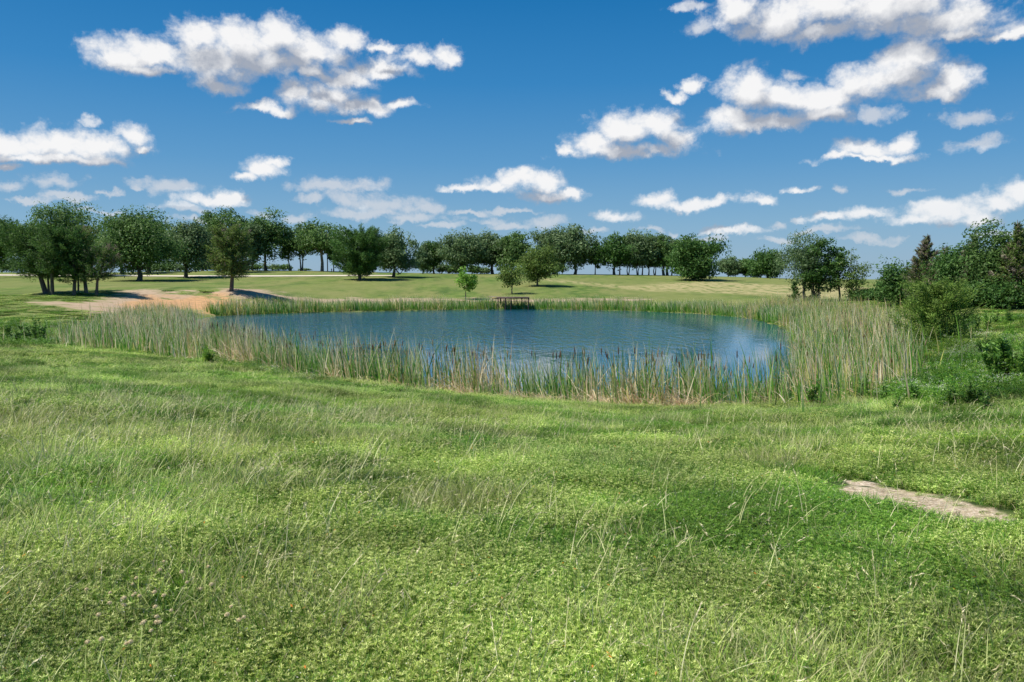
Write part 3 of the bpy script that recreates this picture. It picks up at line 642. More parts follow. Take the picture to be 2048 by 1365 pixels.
tree('small_tree', 'left one of two low horizon trees right of the big low-crowned tree', 'tree', 1456, 205, 516, 1434, 1484, 551, pal='grey', trunk=.15, group=HED, flat=0)
tree('small_tree', 'right one of two low horizon trees, next to the dark round tree', 'tree', 1490, 205, 519, 1468, 1514, 551, pal='oak', trunk=.15, group=HED, flat=0)
tree('oak_tree', 'dark round tree with short thick trunk standing alone in the far field', 'tree', 1536, 186, 502, 1500, 1568, 554, pal='dark', trunk=.4, dens=1.3, flat=.1)
tree('elm_tree', 'large airy tree, leftmost of the clump beyond the right reeds', 'tree', 1610, 95, 468, 1550, 1652, 566, kind='open', pal='grey', trunk=.17, dens=.75, nclus=80, leaf=.10)
tree('elm_tree', 'dense tree with ivy-swathed lower trunk in the clump beyond the right reeds', 'tree', 1633, 94, 482, 1598, 1668, 600, pal='dark', trunk=.2, dens=1.2, flat=0, forks=2, leaf=.12)
tree('elm_tree', 'narrow upright tree with a dark slender trunk third in the clump', 'tree', 1680, 93, 494, 1645, 1696, 575, pal='dark', trunk=.12, dens=1.0, leaf=.11)
tree('elm_tree', 'thin see-through tree leaning right, rightmost of the clump', 'tree', 1692, 92, 502, 1674, 1740, 598, kind='open', pal='olive', trunk=.11, lean=.4, dens=.5, nclus=46, leaf=.10, flat=0)
# shrubs
def shrub(label, px, D, top, xl, xr, pal='dark', group=None, **k):
    k.setdefault('dens', 1.2); k.setdefault('kind', 'bush')
    return tree('shrub', label, 'shrub', px, D, top, xl, xr, 900, pal=pal, group=group, flat=0, part_names=('stems', 'foliage'), trunk=k.pop('trunk', .05), **k)
shrub('small dark conical shrub at the left foot of the airy clump', 1590, 94, 562, 1572, 1608, kind='cone', leaf=.10)
shrub('low dark shrub at the right foot of the thin see-through tree', 1726, 91, 578, 1700, 1768, leaf=.11)
shrub('small round shrub in the gap between the clump and the thicket', 1772, 80, 566, 1752, 1792, pal='oak', leaf=.10)
THK = 'trees of the dense thicket along the right edge'
tree('elm_tree', 'round leafy tree reaching the ground at the left end of the thicket', 'tree', 1798, 74, 527, 1756, 1842, 900, kind='bush', pal='dark', trunk=.12, flat=0, dens=1.3, leaf=.10, group=THK)
tree('cedar_tree', 'dying brown cedar with a pointed ragged top in the thicket', 'tree', 1850, 68, 464, 1800, 1900, 600, kind='cone', pal='olive', dead=.33, bark='cedar', trunk=.13, dens=2.4, leaf=.085, group=THK)
tree('cedar_tree', 'half-brown shorter cedar right of the pointed dying cedar', 'tree', 1885, 66, 488, 1845, 1932, 606, kind='cone', pal='olive', dead=.35, bark='cedar', trunk=.12, dens=2.0, leaf=.085, group=THK)
tree('elm_tree', 'dark green leafy tree in the middle of the thicket', 'tree', 1912, 63, 492, 1868, 1965, 900, kind='bush', pal='dark', trunk=.14, flat=0, dens=1.4, leaf=.09, group=THK)
tree('cedar_tree', 'slanting spiky-topped cedar in the middle of the thicket', 'tree', 1935, 62, 462, 1895, 1985, 612, kind='cone', pal='cedar', dead=.2, bark='cedar', trunk=.13, lean=.2, dens=2.2, leaf=.085, group=THK)
tree('elm_tree', 'tall fresh green leafy tree near the right end of the thicket', 'tree', 1985, 60, 448, 1925, 2030, 900, kind='bush', pal='oak', trunk=.18, flat=0, dens=1.4, leaf=.095, group=THK)
tree('cedar_tree', 'tallest cedar with olive brown sprays at the right edge of the thicket', 'tree', 2030, 58, 436, 1970, 2085, 615, kind='cone', pal='olive', dead=.15, bark='cedar', trunk=.17, dens=2.4, leaf=.085, group=THK)
tree('elm_tree', 'dark tree behind the thicket cut off by the right edge of the picture', 'tree', 2085, 62, 445, 2030, 2170, 900, kind='bush', pal='dark', trunk=.2, flat=0, dens=1.2, leaf=.10, group=THK)
shrub('dark undergrowth bush at the foot of the thicket below the slanting cedar', 1945, 60, 560, 1895, 1990, leaf=.09, group='undergrowth bushes at the foot of the thicket')
shrub('dark undergrowth bush at the foot of the thicket below the tallest cedar', 2015, 58, 555, 1960, 2075, leaf=.09, group='undergrowth bushes at the foot of the thicket')
tree('mesquite_bush', 'feathery light green bush standing alone at the right edge of the reeds', 'bush', 1872, 36, 570, 1796, 1946, 900, kind='cedar', pal='lime', trunk=.05, flat=0, dens=3.0, leaf=.055, nclus=110, part_names=('stems', 'foliage'))
# far hedge bushes between the trunks
HB = 'low distant bushes along the skyline of the park'
hb = [(-20, 44, 30, 'skyline bush at the left edge, under the oak cut off by the frame'), (20, 40, 26, 'skyline bush in the gap left of the cedar grove'), (60, 40, 26, 'skyline bush behind the leftmost grove cedar'),
      (165, 40, 24, 'skyline bush behind the right half of the cedar grove'), (310, 44, 22, 'skyline bush just right of the broad spreading oak trunk'), (335, 40, 24, 'skyline bush midway between broad oak and forked oak'),
      (352, 40, 20, 'skyline bush touching the forked oak from the left'), (405, 38, 22, 'skyline bush just right of the forked oak trunk'), (428, 40, 22, 'skyline bush left of the tall dense oak trunk'), (450, 36, 22, 'skyline bush straight behind the lone cedar trunk'),
      (484, 34, 20, 'skyline bush just right of the lone cedar trunk'), (512, 30, 18, 'skyline bush at the foot of the slender row stems'), (545, 30, 18, 'skyline bush right of the tallest airy tree trunk'), (568, 26, 16, 'skyline bush at the foot of the leaning slim stem'),
      (610, 20, 8, 'tiny skyline bush at the foot of the double-stemmed slim tree'), (700, 24, 16, 'skyline bush behind the left half of the vivid cedar'), (735, 26, 16, 'skyline bush behind the right half of the vivid cedar'), (855, 24, 16, 'skyline bush at the foot of the small pale tree'),
      (880, 26, 20, 'skyline bush right of the small dark tree trunk'), (900, 24, 16, 'skyline bush left of the wide oak trunk'), (918, 22, 18, 'tallest skyline bush right at the wide oak trunk'), (950, 24, 14, 'skyline bush above and right of the bright sapling'),
      (970, 22, 10, 'lowest skyline bush left of the two merged oaks'), (1010, 24, 14, 'skyline bush under the two merged oaks'), (1045, 22, 12, 'skyline bush behind the olive rounded tree'), (1125, 26, 18, 'skyline bush between the two tall oaks right of the pier'), (1515, 26, 14, 'skyline bush left of the dark round field tree')]
for i, (px, w, hh, lb) in enumerate(hb):
    g = ground_at(px, 206); bp = HOR + (EYE - g[2]) * FPX / 206
    tree('shrub', lb, 'shrub', px, 206, 545 - hh, px - w / 1.5, px + w / 1.5, bp + 20, kind='bush', pal=('grey', 'oak')[i % 2], trunk=.06, flat=0, dens=.9, nclus=18, group=HB, part_names=('stems', 'foliage'), seed=500 + i)

# ------------------------------------------------------------ pier
pb = on_water(1030, 619.6); PY = pb[1]
def wp(px, D): return (px - 1024) / FPX * D
pier = empty('fishing_pier', (wp(1028, PY), PY, WATER)); tag(pier, 'brown wooden fishing pier on thin posts at the far bank', 'pier')
s = PY / FPX; zt = 24.6 * s
x0, x1 = (994 - 1028) * s, (1058 - 1028) * s
mb = MB(); rr = np.random.default_rng(5); nb = 26
for i in range(nb):
    xx = x0 + (x1 - x0) * (i + .5) / nb; mb.box((xx, .9 + rr.normal() * .01, zt), ((x1 - x0) / nb * .93, 1.9, .05), np.array((.20, .155, .12)) * rr.uniform(.8, 1.2))
mb.build('deck', M_WOOD, pier)
mb = MB(); mb.box(((x0 + x1) / 2, -.04, zt - .10), (x1 - x0, .06, .17), (.055, .028, .024)); mb.box(((x0 + x1) / 2, 1.84, zt - .10), (x1 - x0, .06, .17), (.055, .028, .024)); mb.build('beam', M_WOOD, pier)
mb = MB(); mb.box((x1 + .03, .9, zt - .10), (.06, 1.94, .17), (.055, .028, .024)); mb.build('end_board', M_WOOD, pier)
for px, yy, ln in [(996, 0, 1), (1011, 0, 1), (1022, 0, 1), (1057, 0, 1), (1044, 1.75, 1), (1001, 1.75, 1), (1022, 1.75, .9)]:
    mb = MB(); mb.tube([((px - 1028) * s, yy, -.7), ((px - 1028) * s, yy, zt - .04)], [.07, .07], (.035, .02, .018), 8); mb.build('post', M_WOOD, pier, True)
gw = MB()                          # gangway running back to the bank on the left
for i in range(12):
    k = (i + .5) / 12; gw.box((x0 - .05 - .75 * k, .9 + 1.6 * k, zt + .02 + .02 * k), (.16, 1.15, .05), np.array((.24, .19, .15)) * rr.uniform(.8, 1.2), 0.9)
gwo = gw.build('gangway', M_WOOD, pier)
mb = MB(); mb.box((x0 - .32, .15, zt - .14), (.66, .05, .17), (.42, .27, .12), -.12); mb.build('side_board', M_WOOD, pier)

# ------------------------------------------------------------ utility pole, marker post, wires
g = ground_at(656, 199); up = empty('utility_pole', g); tag(up, 'thin wooden utility pole behind the wide umbrella-shaped tree', 'pole')
mb = MB(); mb.tube([(0, 0, -.3), (0, 0, 6.5)], [.14, .10], (.20, .16, .13), 8); mb.build('pole', M_WOOD, up, True)
mb = MB(); mb.box((0, -.16, 6.0), (1.6, .1, .12), (.2, .16, .13)); mb.build('crossarm', M_WOOD, up)
g = ground_at(664, 196); mb = MB(); mb.tube([(0, 0, -.1), (0, 0, .45), (0, 0, .62), (0, 0, .72)], [.10, .09, .11, .02], (.35, .05, .035), 8); mb.box((0, 0, .45), (.34, .1, .1), (.35, .05, .035))
mp = mb.build('hydrant', M_WOOD, None, True); mp.location = g; tag(mp, 'tiny red hydrant on the skyline right of the utility pole', 'hydrant')
mw, t_, o_ = mat('wire'); p_ = N(t_, 'ShaderNodeBsdfPrincipled'); p_.inputs['Base Color'].default_value = (.06, .06, .07, 1); t_.links.new(p_.outputs[0], o_.inputs[0])
for k, (ya, yb) in enumerate([(534, 538), (539.5, 541.5)]):
    A = at(1500, ya - 4, 420); B = at(2300, yb + 4, 420); pts = [A * (1 - u) + B * u - np.array([0, 0, 3.0 * u * (1 - u)]) for u in np.linspace(0, 1, 24)]
    mb = MB(); mb.tube(pts, [.045] * 24, (.06, .06, .07), 5); w = mb.build('power_line', mw, None, True)
    tag(w, ['upper', 'lower'][k] + ' thin power line crossing the sky gap right of the tree clump', 'power line', 'power lines beyond the right field')

# ------------------------------------------------------------ reeds and cattails (nobody could count them)
GRN = np.array([(.07, .24, .02), (.13, .35, .035), (.25, .46, .07)]); TAN = np.array([(.84, .68, .42), (.92, .80, .56), (.64, .44, .26)]); YEL = np.array([(.46, .48, .12), (.62, .56, .20), (.34, .42, .10)])
def scatter(n, poly, r):
    lo, hi = poly.min(0), poly.max(0); out = []
    tot = 0
    while tot < n:
        p = r.uniform(lo, hi, (n * 2, 2)); p = p[sdf(p[:, 0], p[:, 1], poly) > 0]; out.append(p); tot += len(p)
    return np.concatenate(out)[:n]
def along_shore(n, i0, i1, d_in, d_out, r):  # points in a band along part of the pond's edge
    idx = [(i0 + k) % len(POND) for k in range((i1 - i0) % len(POND) + 1)]; pts = POND[idx]
    seg = np.hypot(*np.diff(pts, axis=0).T); s = np.r_[0, np.cumsum(seg)]; u = r.uniform(0, s[-1], n)
    x = np.interp(u, s, pts[:, 0]); y = np.interp(u, s, pts[:, 1]); e = 1e-2
    tx = np.interp(u + .5, s, pts[:, 0]) - np.interp(u - .5, s, pts[:, 0]); ty = np.interp(u + .5, s, pts[:, 1]) - np.interp(u - .5, s, pts[:, 1]); L = np.hypot(tx, ty) + 1e-9
    nx, ny = -ty / L, tx / L; ins = sdf(x + nx * .6, y + ny * .6) > sdf(x - nx * .6, y - ny * .6); sg = np.where(ins, 1, -1)
    o = r.uniform(-d_out, d_in, n); return np.c_[x + nx * sg * o, y + ny * sg * o]
def reeds(name, label, pts, hmean, wmean, gfrac, r, heads=0.0, clump=2.0, yel=.25, messy=.12, thin=.35, hvar=.25):
    c = fb(pts[:, 0], pts[:, 1], clump, 3); pts = pts[(c > thin) | (r.random(len(pts)) < .25)]; n = len(pts)
    cl2 = fb(pts[:, 0] + 31, pts[:, 1], clump * 1.3, 2); z = H(pts[:, 0], pts[:, 1]); z = np.maximum(z, WATER - .25) - .03
    typ = r.random(n) + (cl2 - .5) * 2.2; g = typ < gfrac; ye = (~g) & (r.random(n) < yel)
    col = np.where(g[:, None], GRN[r.integers(0, 3, n)], TAN[r.integers(0, 3, n)]); col = np.where(ye[:, None], YEL[r.integers(0, 3, n)], col) * r.uniform(.75, 1.2, (n, 1))
    h = hmean * r.uniform(1 - hvar * 1.3, 1 + hvar, n) * (0.58 + .85 * cl2) * np.where(g, 1, .85)
    broken = (~g) & (r.random(n) < messy * 2)
    lean = np.abs(r.normal(0, .16, n)) + broken * r.uniform(.2, 1.0, n); bend = np.abs(r.normal(.18, .25, n)) + broken * r.uniform(.3, 1.8, n)
    az = np.where(r.random(n) < .6, r.normal(2.9, .8, n), r.uniform(0, 6.28, n))
    tip = np.where((r.random(n) < .45)[:, None] & g[:, None], TAN[1], col)
    mb = MB(); blades(mb, np.c_[pts, z], az, h * np.where(broken, .8, 1), wmean * r.uniform(.6, 1.4, n), lean, bend, col, 5, tip, r)
    k = int(n * heads)
    if k:
        ids = r.choice(n, k, replace=False)
        for i in ids[:700]:
            b = np.array([pts[i, 0], pts[i, 1], z[i]]); hh = hmean * r.uniform(.8, 1.2); a = r.uniform(0, 6.28); t = np.array([math.cos(a), math.sin(a), 0]) * r.uniform(0, .16) * hh
            tp = b + t + np.array([0, 0, hh]); q = lambda u: b + t * u ** 1.5 + np.array([0, 0, hh * u])
            mb.tube([b, q(.5), q(.88)], [.006, .005, .004], (.28, .26, .12), 4)
            mb.tube([q(.84), q(.85), q(.94), q(.95), tp], [.004, .017, .016, .004, .003], (.17, .085, .04) if r.random() < .6 else (.42, .30, .19), 6)
    o = mb.build(name, M_REED); tag(o, label, 'reeds', kind='stuff'); return o
r = np.random.default_rng(11)
# near belt: indices 3..11 run from the left along the near shore
near = along_shore(14500, 2, 11, 2.6, 0.35, r)
near = near[fb(near[:, 0] + 13, near[:, 1] - 7, 1.5, 2) > np.where(near[:, 0] > 2, .24, .36) + r.normal(0, .05, len(near))]
reeds('reeds', 'belt of green and straw cattails along the near shore of the pond', near, 1.76, .031, .44, r, .03, .8, yel=.25, messy=.30, thin=.42, hvar=.34)
front = along_shore(6500, 6, 12, 1.0, .55, r)
reeds('dead_reeds', 'tangle of broken pale dead reeds at the foot of the near cattails', front, .95, .022, .05, r, 0, 1.0, yel=.05, messy=.5, thin=.45)
LB = gpoly([(205, 662), (240, 640), (300, 628), (385, 628), (372, 660), (362, 700), (420, 722), (360, 722), (250, 706), (150, 695), (160, 675)])
lbp = scatter(7600, LB, r); lbp = lbp + r.normal(0, .5, lbp.shape) + (r.random((len(lbp), 1)) < .12) * r.normal(0, 2.0, lbp.shape); lbp = lbp[sdf(lbp[:, 0], lbp[:, 1]) < 1.5]
reeds('reeds', 'grey green reed bed at the left end of the pond', lbp, 1.3, .036, .52, r, .004, 2.0, yel=.2, thin=.25)
RB = gpoly([(1592, 655), (1560, 640), (1500, 625), (1540, 615), (1640, 612), (1740, 622), (1790, 650), (1815, 690), (1835, 730), (1830, 765), (1760, 795), (1700, 812), (1600, 817), (1540, 815), (1585, 790), (1600, 740), (1598, 700)])
rbp = scatter(19000, RB, r); rbp = rbp + r.normal(0, .35, rbp.shape) + (r.random((len(rbp), 1)) < .10) * r.normal(0, 1.6, rbp.shape); rbp = rbp[sdf(rbp[:, 0], rbp[:, 1]) < 1.2]
reeds('reeds', 'wide bed of tall cattails and straw filling the right end of the pond', rbp, 1.38, .036, .30, r, .008, 1.6, yel=.45, thin=.25, messy=.28, hvar=.42)
far1 = along_shore(9500, 16, 26, .2, 1.6, r)
far1 = far1[(np.abs(far1[:, 0] - wp(1030, PY)) > 2.6) | ((r.random(len(far1)) < .6) & (far1[:, 1] > PY + .5))]
reeds('reeds', 'bright green rush fringe along the far shore of the pond', far1, 1.35, .055, .86, r, 0, 1.5, yel=.6, thin=.28, hvar=.2)
gap = along_shore(9000, 16, 26, .1, 2.6, r); gap = gap[(np.abs(gap[:, 0] - wp(1030, PY)) < 3.4)]
reeds('reeds', 'short sparse green growth on the bank under the pier', gap, .6, .05, .6, r, 0, .8, yel=.7, thin=.50)
far2 = along_shore(3500, 16, 26, -1.0, 3.0, r); far2 = far2[(np.abs(far2[:, 0] - wp(1030, PY)) > 2.6)]
reeds('reeds', 'thin straw-coloured reeds behind the green fringe of the far shore', far2, .95, .035, .25, r, 0, 2.5, yel=.6, thin=.35)

# ------------------------------------------------------------ meadow
src = bpy.data.collections.new('meadow_pieces')
pieces = []
def piece(name, mb, m=M_GRASS):
    o = mb.build(name, m, link=False); src.objects.link(o); pieces.append(o); return len(pieces) - 1
G1 = np.array([(.085, .20, .020), (.14, .28, .030), (.25, .39, .060)]); G2 = np.array([(.20, .32, .045), (.38, .48, .10), (.62, .68, .25)]); G3 = np.array([(.045, .14, .012), (.085, .21, .018), (.17, .30, .035)])
ST = np.array([(.62, .56, .30), (.74, .66, .42), (.52, .52, .24)])
def disc(n, rad, r): a = r.uniform(0, 6.28, n); q = rad * np.sqrt(r.random(n)); return np.c_[q * np.cos(a), q * np.sin(a), np.zeros(n)]
def grass_clump(seed, n, hgt, pal, rad=.26, dry=.08, w=.0045):
    r = np.random.default_rng(seed); mb = MB(); b = disc(n, rad, r); az = np.arctan2(b[:, 1], b[:, 0]) + r.normal(0, 1.1, n)
    col = pal[r.integers(0, 3, n)] * r.uniform(.75, 1.2, (n, 1)); d = r.random(n) < dry; col[d] = ST[r.integers(0, 3, d.sum())] * .8
    blades(mb, b, az, hgt * r.uniform(.5, 1.25, n), w * r.uniform(.7, 1.5, n), np.abs(r.normal(.60, .38, n)), r.uniform(.1, 1.0, n), col, 3, col * 1.25, r); return mb
def weed_clump(seed, nst, hgt, pal, rad=.26, leafsz=.011, flowers=6, orange=1, blades_n=170):
    r = np.random.default_rng(seed); mb = MB(); b = disc(nst, rad, r)
    for i in range(nst):
        h = hgt * r.uniform(.5, 1.2); a = r.uniform(0, 6.28); ln = r.uniform(.1, .6); k = r.integers(3, 6)
        for j in range(k):
            t = (j + 1) / k; c = b[i] + np.array([math.cos(a) * math.sin(ln) * h * t, math.sin(a) * math.sin(ln) * h * t, h * t * math.cos(ln)])
            m = r.integers(5, 9); th = r.uniform(0, 6.28) + np.arange(m) * 6.283 / m; el = r.uniform(.0, .5, m) + .25
            dr = np.c_[np.cos(th), np.sin(th), el]; dr = unit(dr); sz = leafsz * r.uniform(.7, 1.5, m) * (1.25 - .35 * t)
            nn = unit(np.c_[-np.cos(th) * el, -np.sin(th) * el, np.ones(m)] + r.normal(size=(m, 3)) * .25)
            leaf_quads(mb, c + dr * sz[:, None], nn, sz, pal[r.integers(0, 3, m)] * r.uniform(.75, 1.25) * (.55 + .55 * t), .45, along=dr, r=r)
        blades(mb, b[i:i + 1], np.array([a]), np.array([h]), np.array([.0028]), np.array([ln]), np.array([.0]), pal[:1] * .9, 2, None, r)
    n = flowers; p = disc(n, rad, r); p[:, 2] = hgt * r.uniform(.8, 1.15, n)
    leaf_quads(mb, p, unit(r.normal(size=(n, 3)) * .5 + np.array([0, -.3, 1])), np.full(n, .0042), np.array([(.85, .80, .66)]), 1.6, r=r)
    if True:
        n = blades_n; b2 = disc(n, rad, r); c2 = G3[r.integers(0, 3, n)] * r.uniform(.8, 1.25, (n, 1)); dd = r.random(n) < .07; c2[dd] = ST[0] * .8
        blades(mb, b2, r.uniform(0, 6.28, n), hgt * r.uniform(.6, 1.5, n), .0048 * r.uniform(.7, 1.4, n), np.abs(r.normal(.45, .35, n)), r.uniform(.1, 1.0, n), c2, 3, c2 * 1.25, r)
    if orange and r.random() < .22:
        p = disc(1, rad, r); p[:, 2] = hgt * .9; leaf_quads(mb, p, unit(r.normal(size=(1, 3))), np.full(1, .011), np.array([(.70, .28, .04)]), .8, r=r)
    return mb
ids = {}
ids['fine'] = [piece('grass_tuft', grass_clump(i, 420, .065, G1, w=.005)) for i in (1, 2, 3)]
ids['deep'] = [piece('grass_tuft', grass_clump(i, 340, .085, G3, dry=.05, w=.005)) for i in (4, 5)]
ids['weed'] = [piece('weed_tuft', weed_clump(i, (150, 170, 110, 90)[i - 6], (.08, .10, .07, .11)[i - 6], G2, leafsz=(.0085, .0078, .0100, .0085)[i - 6], flowers=3, blades_n=(260, 230, 360, 420)[i - 6])) for i in (6, 7, 8, 9)]
ids['weedg'] = [piece('weed_tuft', weed_clump(i, 150, .085, G1, leafsz=.0085, flowers=7, blades_n=240)) for i in (10, 11)]
ids['pale'] = [piece('grass_tuft', grass_clump(i, 170, .17, G2, dry=.30, w=.004)) for i in (12, 13, 14)]
ids['mix'] = [piece('grass_tuft', grass_clump(i, 380, .07, np.concatenate([G1[1:], G2[:1]]), dry=.20, w=.005)) for i in (15, 16)]
# choose where each grows
r = np.random.default_rng(21)
def cover(n, d0, d1, az0, az1, r):
    d = np.sqrt(r.uniform(d0 ** 2, d1 ** 2, n)); a = np.radians(r.uniform(az0, az1, n)); return np.c_[d * np.sin(a), d * np.cos(a)]
P = np.concatenate([cover(6500, 1.5, 9, -48, 48, r), cover(13000, 9, 24, -44, 44, r), cover(15000, 24, 58, -42, 42, r), cover(9000, 58, 105, -40, 40, r),
                    cover(900, .2, 3, -180, 180, r), cover(3000, 1.5, 9, 48, 130, r), cover(3000, 1.5, 9, -130, -48, r), cover(5500, 9, 24, 44, 95, r), cover(5500, 9, 24, -95, -44, r), cover(4500, 24, 58, 42, 70, r), cover(4500, 24, 58, -70, -42, r)])
ps = sdf(P[:, 0], P[:, 1]); dsoft = in_poly_soft(P[:, 0], P[:, 1], DIRT, 2.5); sj = r.uniform(-.46, -.20, len(P)); ssoft = ((sdf(P[:, 0], P[:, 1], SAND) > sj) | (sdf(P[:, 0], P[:, 1], SAND2) > sj)).astype(float)
PD = np.hypot(P[:, 0], P[:, 1]); azp = np.degrees(np.arctan2(P[:, 0], P[:, 1]))
ok = (ps < -.15) & (dsoft < r.uniform(.05, .75, len(P))) & (ssoft < .5) & ~((PD > 58) & (ps > -1.5) & (P[:, 1] > 80))
ok &= ~((P[:, 1] > 95))
insand = (sdf(P[:, 0], P[:, 1], SAND) > -.2) & (r.random(len(P)) < .6); ok |= insand; insand = insand[ok]
P = P[ok]; PD = PD[ok]; azp = azp[ok]; n = len(P)
c1 = fb(P[:, 0], P[:, 1], .9, 3); c2 = fb(P[:, 0] + 77, P[:, 1] - 30, 2.6, 3); c3 = fb(P[:, 0] - 19, P[:, 1] + 55, 1.1, 3); jit = r.normal(0, .13, n)
leftpale = np.clip((-azp - 8) / 18, 0, 1) * np.clip(1.3 - np.abs(PD - 8) / 6, 0, 1)
v = c1 + jit
kind = np.where(v > .46, 'weed', np.where(v > .38, 'mix', np.where(v > .32, 'fine', 'deep'))).astype(object)
kind[(c2 + jit > .60)] = 'weedg'; kind[(c3 + jit > .76)] = 'pale'
kind[(leftpale > r.uniform(.45, 2.2, n))] = 'pale'
near_sh = (sdf(P[:, 0], P[:, 1]) > -2.2) & (PD < 60); kind[near_sh & (r.random(n) < .3)] = 'pale'
kind[(sdf(P[:, 0], P[:, 1], SAND) > -1.1) & (kind == 'pale')] = 'fine'
idx = np.array([ids[k][r.integers(0, len(ids[k]))] for k in kind], np.int32)
scl = r.uniform(.8, 1.25, n) * np.where(PD < 9, .95, np.where(PD < 24, 1.15, np.where(PD < 58, 1.9, 3.2)))
scl[(PD > 58)] *= .8; scl[insand] = r.uniform(.08, .26, insand.sum()); kind[insand] = 'mix'
zsc = np.where(PD < 24, 1.0, np.where(PD < 58, .7, .35)) * np.where(kind == 'pale', 1.0, .9)
Z = H(P[:, 0], P[:, 1]) - .012
def gn_scatter(name, label, cat, pts, rot, scl, idx, coll):
    o = np_mesh(name, pts, np.zeros((0, 4), int), None, attrs={'rot': ('FLOAT_VECTOR', rot.astype(np.float32)), 'scl': ('FLOAT_VECTOR', scl.astype(np.float32)), 'idx': ('INT', idx.astype(np.int32))})
    ng = bpy.data.node_groups.new(name, 'GeometryNodeTree'); ng.interface.new_socket('Geometry', in_out='INPUT', socket_type='NodeSocketGeometry'); ng.interface.new_socket('Geometry', in_out='OUTPUT', socket_type='NodeSocketGeometry')
    gi = ng.nodes.new('NodeGroupInput'); go = ng.nodes.new('NodeGroupOutput'); ip = ng.nodes.new('GeometryNodeInstanceOnPoints'); ci = ng.nodes.new('GeometryNodeCollectionInfo')
    ci.inputs[0].default_value = coll; ci.inputs['Separate Children'].default_value = True; ci.inputs['Reset Children'].default_value = True
    def na(nm, typ): a = ng.nodes.new('GeometryNodeInputNamedAttribute'); a.data_type = typ; a.inputs[0].default_value = nm; return a.outputs['Attribute']
    ng.links.new(gi.outputs[0], ip.inputs['Points']); ng.links.new(ci.outputs[0], ip.inputs['Instance']); ip.inputs['Pick Instance'].default_value = True
    ng.links.new(na('idx', 'INT'), ip.inputs['Instance Index']); ng.links.new(na('rot', 'FLOAT_VECTOR'), ip.inputs['Rotation']); ng.links.new(na('scl', 'FLOAT_VECTOR'), ip.inputs['Scale'])
    ng.links.new(ip.outputs[0], go.inputs[0]); md = o.modifiers.new('scatter', 'NODES'); md.node_group = ng
    tag(o, label, cat, kind='stuff'); return o
# collection info sorts its children by name: map indices
order = sorted(range(len(pieces)), key=lambda i: pieces[i].name); inv = np.zeros(len(pieces), int)
for k, i in enumerate(order): inv[i] = k
rot = np.c_[r.normal(0, .06, n), r.normal(0, .06, n), r.uniform(0, 6.28, n)]
gn_scatter('grass', 'short leafy grass and clover covering the slope down to the pond', 'grass', np.c_[P, Z], rot, np.c_[scl, scl, scl * zsc], inv[idx], src)

# thick leafy weeds filling the banks beside the reeds
def herb(seed, nst, hgt, pal, rad, lsz, white):
    r = np.random.default_rng(seed); mb = MB(); b = disc(nst, rad, r)
    for i in range(nst):
        h = hgt * r.uniform(.45, 1.15); a = r.uniform(0, 6.28); ln = abs(r.normal(.2, .2)); m = r.integers(16, 30); t = r.uniform(.1, 1, m)
        c = b[i] + np.c_[math.cos(a) * math.sin(ln) * h * t, math.sin(a) * math.sin(ln) * h * t, h * t * math.cos(ln)]; th = r.uniform(0, 6.28, m)
        dr = unit(np.c_[np.cos(th), np.sin(th), r.uniform(0, .9, m)]); L = lsz * r.uniform(.6, 1.4, m)
        leaf_quads(mb, c + dr * L[:, None], unit(np.c_[-np.cos(th) * .5, -np.sin(th) * .5, np.ones(m)] + r.normal(size=(m, 3)) * .35), L, pal[r.integers(0, 3, m)] * r.uniform(.75, 1.2), .5, along=dr, r=r)
        if r.random() < white:
            k = 7; p = c[np.argmax(t)] + r.normal(size=(k, 3)) * [.03, .03, .012] + [0, 0, .02]; leaf_quads(mb, p, unit(r.normal(size=(k, 3)) * .4 + [0, -.3, 1]), np.full(k, .010), np.array([(.72, .70, .62)]), 1, r=r)
    return mb
src2 = bpy.data.collections.new('bank_pieces')
for i, (hh, pl, wh, ls) in enumerate([(.42, 'G3', .05, .030), (.34, 'G1', .10, .024), (.28, 'G1', .75, .020), (.46, 'G3', .0, .034)]):
    src2.objects.link(herb(200 + i, 42, hh, {'G1': G1, 'G3': G3}[pl], .34, ls, wh).build('bank_weed', M_GRASS, link=False))
def banks():
    r = np.random.default_rng(77)
    A = gpoly([(1800, 700), (1850, 705), (1900, 690), (1975, 690), (2060, 700), (2060, 812), (1960, 818), (1900, 828), (1790, 830), (1720, 822), (1830, 760)])
    B = gpoly([(-60, 650), (40, 648), (135, 656), (165, 676), (150, 694), (60, 698), (-60, 700)])
    D_ = gpoly([(1760, 640), (1850, 632), (2060, 640), (2060, 690), (1900, 690), (1830, 700), (1800, 660)])
    K = gpoly([(360, 715), (430, 722), (560, 752), (640, 768), (600, 768), (480, 744), (400, 735)])
    P = np.concatenate([scatter(760, A, r), scatter(330, B, r), scatter(260, D_, r), scatter(70, K, r)]); n = len(P)
    k = (fb(P[:, 0], P[:, 1], 2.2, 3) + r.normal(0, .06, n)) > np.where(np.arange(n) < 1090, .44, .52); P = P[k]; n = len(P)
    v = fb(P[:, 0] + 9, P[:, 1] - 40, 2.5, 2) + r.normal(0, .08, n); ix = np.digitize(v, [.36, .50, .62]); sc_ = r.uniform(.7, 1.3, n)
    gn_scatter('bank_weeds', 'leafy weeds and small white flowers covering the banks beside the reeds', 'ground cover', np.c_[P, H(P[:, 0], P[:, 1]) - .02], np.c_[r.normal(0, .08, n), r.normal(0, .08, n), r.uniform(0, 6.28, n)], np.c_[sc_, sc_, sc_ * r.uniform(.6, 1.2, n)], ix, src2)
banks()

